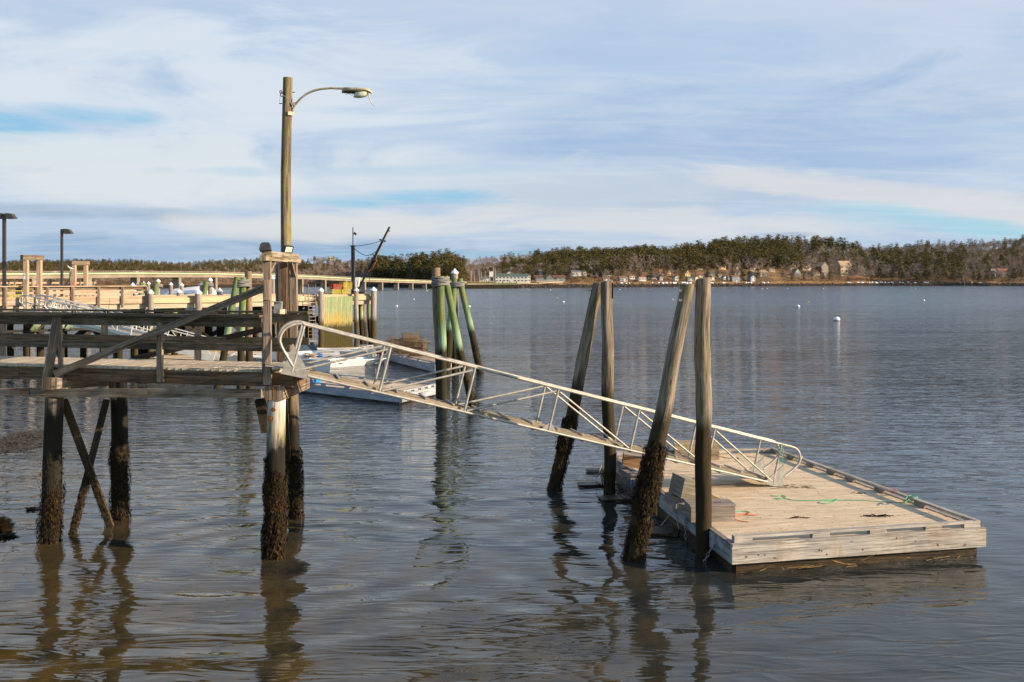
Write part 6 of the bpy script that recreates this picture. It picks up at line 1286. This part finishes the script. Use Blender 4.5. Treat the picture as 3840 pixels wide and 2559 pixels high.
rope('upper frayed orange rope end beside the grey plank box', [(2756, 1933), (2785, 1929), (2805, 1928), (2815, 1921), (2805, 1931), (2838, 1932)], .007, 'rope_orange')
rope('lower frayed orange rope end beside the grey plank box', [(2755, 1943), (2762, 1950), (2780, 1955), (2808, 1958)], .008, 'rope_orange')
rope('dark rope trailing from the large tan box', [(2692, 1713), (2710, 1714), (2735, 1719), (2755, 1716), (2772, 1722), (2765, 1716)], .007, 'rope_grey')
rope('thin dark line lying on the far deck under the gangway end', [(2800, 1710), (2830, 1716), (2870, 1712), (2920, 1715), (2950, 1718)], .005, 'rope_grey')
rope('grey white line knotted on the right toe rail near the gangway', [(2980, 1712, .13), (2992, 1708, .15), (3000, 1722, .1), (3010, 1712, .15), (2990, 1720, .12), (2985, 1726, .05)], .009, 'rope_tan')
rope('blue rope loops on the far left toe rail', [(2302, 1716), (2308, 1697, .1), (2314, 1706, .1), (2300, 1719), (2345, 1722), (2351, 1700, .1), (2365, 1698, .13), (2370, 1710, .03), (2392, 1717)], .009, 'rope_blue')
rope('blue rope lashing hanging over the left float edge', [(2395, 1770, .05), (2375, 1772, .12), (2368, 1780, .02), (2360, 1800, -.1), (2352, 1830, -.25), (2366, 1790, -.05), (2372, 1800, -.1), (2374, 1835, -.3)], .011, 'rope_blue')
rope('teal line hanging from the tilted orange fronted box', [(2340, 1742, .2), (2348, 1748, .15), (2345, 1758, .05), (2372, 1762, .04)], .009, 'rope_green')
rope('tan mooring lines slack between the float and a sunken board', [(2544, 1890, .06), (2520, 1920, -.1), (2500, 1945, -.25), (2478, 1973, -.38)], .008, 'rope_tan')
rope('tan line dropping from the float block to the water', [(2536, 1893, .06), (2538, 1930, -.15), (2545, 1985, -.4)], .008, 'rope_tan')
for px, py, n, lb in ((3290, 1937, 16, 'dark dried seaweed clump on the right half of the deck'), (3000, 1943, 7, 'thin curl of dried seaweed near the deck middle'), (3213, 1851, 4, 'dark scrap on the deck below the right toe rail')):
    mb = MB(); p = at(px, py, zt)
    for _ in range(n): a = p+V((random.uniform(-.12, .12)*n/10, random.uniform(-.04, .04), .006)); mb.tube([a, a+V((random.uniform(-.1, .1), random.uniform(-.05, .05), random.uniform(0, .03))), a+V((random.uniform(-.16, .16), random.uniform(-.05, .05), 0))], .006, 4)
    tag(mb.build('dried_seaweed', 'weed', base=p), lb, 'seaweed')
mb = MB()
for _ in range(420):
    f, g_ = random.random(), random.random(); p = c[0].lerp(c[1], f).lerp(c[3].lerp(c[2], f), g_)+V((0,0,zt+.003)); a = random.random()*6.3; l = random.uniform(.006, .03); mb.beam(p, p+V((l*math.cos(a), l*math.sin(a), 0)), .006, .003)
tag(mb.build('deck_litter', 'weed', base=ctr+V((0,0,zt))), 'specks and chips of dark litter scattered on the float deck', 'litter', kind='stuff')
mb = MB(); p = Q(1, GW*.3, 0)+V((.1, -.2, 0)); p.z = zt+.003
for _ in range(60): a = p+V((random.uniform(-.3, .5), random.uniform(-.25, .12), 0)); mb.beam(a, a+V((random.uniform(.03, .18), random.uniform(-.03, .03), 0)), .008, .004)
tag(mb.build('grit', 'dark_wood', base=p), 'dark grit worn off under the foot of the gangway', 'grit', kind='stuff')

# ------------------------------------------------------------------ leaning and upright pile pairs
gp = 'guide piles at the float'
def bigpile(label, p0, p1, r0, r1, m, weeds, knots=(), slant=.02):
    t = thing('guide_pile', label, 'piling', p0, gp); d_ = (p1-p0); L_ = d_.length; d_.normalize(); mb = MB(); n = 34; o = random.random()*50
    x = d_.cross(V((0,1,0))).normalized(); y = x.cross(d_); seg = int(L_/.1); rings = []; us = []
    for i in range(-4, seg+1):
        f = i/seg; c0 = p0+d_*(L_*f)+x*.025*mnoise.noise(V((o, f*3, 0)))*2; r = lerp(r0, r1, f)
        for kz, kr, ka in knots: r *= 1+ka*math.exp(-((f-kz)*L_/kr)**2)
        ring = []
        for k in range(n):
            a = 2*PI*k/n; rr = r*(1+.09*mnoise.noise(V((math.cos(a)*1.5, math.sin(a)*1.5, f*L_*1.1+o)))+.04*mnoise.noise(V((math.cos(a)*7, math.sin(a)*7, f*L_*.5+o))))
            z = -slant*math.cos(a)*(1 if i == seg else 0); ring.append(c0+x*(rr*math.cos(a))+y*(rr*math.sin(a))+d_*z)
        rings.append(ring)
    base = len(mb.v); 
    for r_ in rings: mb.v += [tuple(q) for q in r_]
    for i in range(len(rings)-1):
        for k in range(n):
            k2 = (k+1) % n; mb.f.append((base+i*n+k, base+i*n+k2, base+(i+1)*n+k2, base+(i+1)*n+k)); u0 = o+i*.1*S; v0 = 2*PI*r0*S*k/n; v1 = 2*PI*r0*S*(k+1)/n
            mb.uv.append([(u0, v0), (u0, v1), (u0+.1*S, v1), (u0+.1*S, v0)]); mb.sm.append(True)
    tr = rings[-1]; ctop = sum((V(q) for q in tr), V((0,0,0)))/n; inner = [ctop+(V(q)-ctop)*.86+d_*.012 for q in tr]; mb.rings([tr, inner], smooth=False, cap=False); mb.poly(inner)
    pile = mb.build('pile', m, t)
    for z0, z1, cnt, sz, sp_ in weeds:
        ax = lambda z: p0.lerp(p1, (z-p0.z)/(p1.z-p0.z)); weed_mb((ax(z0), ax(z1)), r0*.98, cnt, sz, sp_).build('seaweed', 'weed', pile)
    return t, x, y, d_
Y = 21.4
t1, x, y, d_ = bigpile('slender silver pile leaning right in the far pile pair', Pz(2080, 0, Y, 0), P(2249, 1063, Y), .135, .125, 'pile_float_b', [(.0, 1.6, 1800, .06, 1), (.9, 1.7, 1800, .06, 1.6)], [(.62, .2, .10)])
tb = P(2212, 1091, Y); 
for px, py in ((2208, 1090), (2206, 1122)): mb = MB(); mb.tube([P(px, py, Y), P(px+14, py+1, Y)], .012, 6); mb.tube([P(px+8, py, Y), P(px+13, py, Y)], .026, 8); mb.build('bolt', 'galv', t1)
t2, *_ = bigpile('upright pile with black strip in the far pile pair', Pz(2284, 0, 21.1, 0), P(2276, 1056, 21.1), .128, .122, 'pile_float', [(.0, .5, 200, .06, .6)], [(.6, .3, .06)])
mb = MB(); mb.beam(P(2297, 1120, 21.08), P(2297, 1061, 21.08), .10, .018, up=(1,0,0)); mb.build('rubber_strip', 'black', t2)
Y = 16.1
t3, *_ = bigpile('thick pile leaning right and wrapped in seaweed in the near pile pair', Pz(2377, 0, Y, 0), P(2579, 1068, Y), .155, .112, 'pile_float_b', [(-.02, .75, 4500, .042, 1.2), (.75, 1.95, 10000, .044, 1.5)], [(.2, .3, .05)])
for py in (1091, 1127): mb = MB(); mb.tube([P(2553, py, Y-.13), P(2553, py, Y-.17)], .026, 10); mb.tube([P(2548, py, Y-.17), P(2545, py, Y-.20)], .013, 8); mb.build('bolt', 'galv', t3)
t4, *_ = bigpile('thick knotty upright pile tallest in the near pile pair', Pz(2636, 0, 16.25, 0), P(2637, 1046, 16.25), .128, .125, 'pile_float', [], [(.72, .15, .10), (.55, .12, .07), (.38, .14, .06), (.9, .15, .02)])
# boards awash
for k, (px, py, lx, ly, rz_, m, lb) in enumerate(((2305, 1872, .62, .42, .15, 'wet_skirt', 'dark board awash between the far pile and the float'), (2480, 1997, .62, .5, -.25, 'wet_skirt', 'dark board awash between the leaning pile and the float'), (2216, 1819, .55, .35, .1, 'wet_skirt', 'wet board awash left of the upright far pile'), (2233, 1766, .45, .25, 0, 'box_wood', 'pale board awash farthest left behind the upright far pile'))):
    p = G(px, py, .015); t = thing('awash_board', lb, 'board', p); mb = MB(); e = V((math.cos(rz_), math.sin(rz_), 0)); n0 = V((-e.y, e.x, 0))
    for j in range(3): q = p+n0*(ly*(j-1)/3)+V((0,0,.02)); mb.beam(q-e*lx/2, q+e*lx/2, ly/3*.97, .035, jit=.002)
    mb.build('plank', m, t); mb = MB(); q = p+e*lx*.3+V((0,0,.045)); mb.beam(q-n0*ly*.4, q+n0*ly*.4, .05, .02); mb.build('batten', m, t)
rope('tan line from the far pile to the wet boards', [(2255, 1745, -.1), (2246, 1775, -.2), (2234, 1797, -.4)], .007, 'rope_tan')

# ------------------------------------------------------------------ weed beds at lower left
def weedbed(label, c0, rx, ry, hgt, n, m='weed', name='seaweed_mound'):
    mb = MB(); nx = 26
    for j in range(1): 
        rs = []
        for i in range(8):
            k = 1-i/7.2; rs.append([V(c0)+V((rx*k*math.cos(a)*(1+.25*mnoise.noise(V((math.cos(a)*2, math.sin(a)*2, rx)))), ry*k*math.sin(a)*(1+.25*mnoise.noise(V((math.cos(a)*2, math.sin(a)*2, ry)))), hgt*(1-k*k)*(1+.5*mnoise.noise(V((k*3, a*2, 1))))-.02)) for a in [2*PI*q/nx for q in range(nx)]])
        mb.rings(rs)
    for _ in range(n):
        a = random.random()*6.3; k = random.random()**.6; p = V(c0)+V((rx*1.08*k*math.cos(a), ry*1.08*k*math.sin(a), hgt*(1-k*k)+.01)); L_ = random.uniform(.04, .14); th = random.random()*6.3; q = V((math.cos(th), math.sin(th), random.uniform(-.1, .3)))*L_; w_ = V((-math.sin(th), math.cos(th), 0))*.012
        mb.poly([p-w_, p+q*.6-w_*1.4, p+q, p+q*.6+w_*1.4, p+w_])
    return tag(mb.build(name, m, base=c0), label, 'seaweed', kind='stuff')
weedbed('broad brown seaweed bed breaking the surface at the left edge', G(20, 1668), 1.15, 1.6, .035, 2600, m='weed_bed')
weedbed('smaller dark seaweed patch right of the broad bed', G(120, 1632), .6, 1.0, .02, 1200, m='weed_bed')
weedbed('dark weedy rock at the lower left edge', G(-8, 1985), .19, .28, .18, 800, name='weedy_rock'); weedbed('low weed fringe in front of the weedy rock', G(18, 2015), .18, .12, .02, 260)
weedbed('tiny floating weed patch left of the left pile', G(118, 1912), .10, .10, .01, 90)
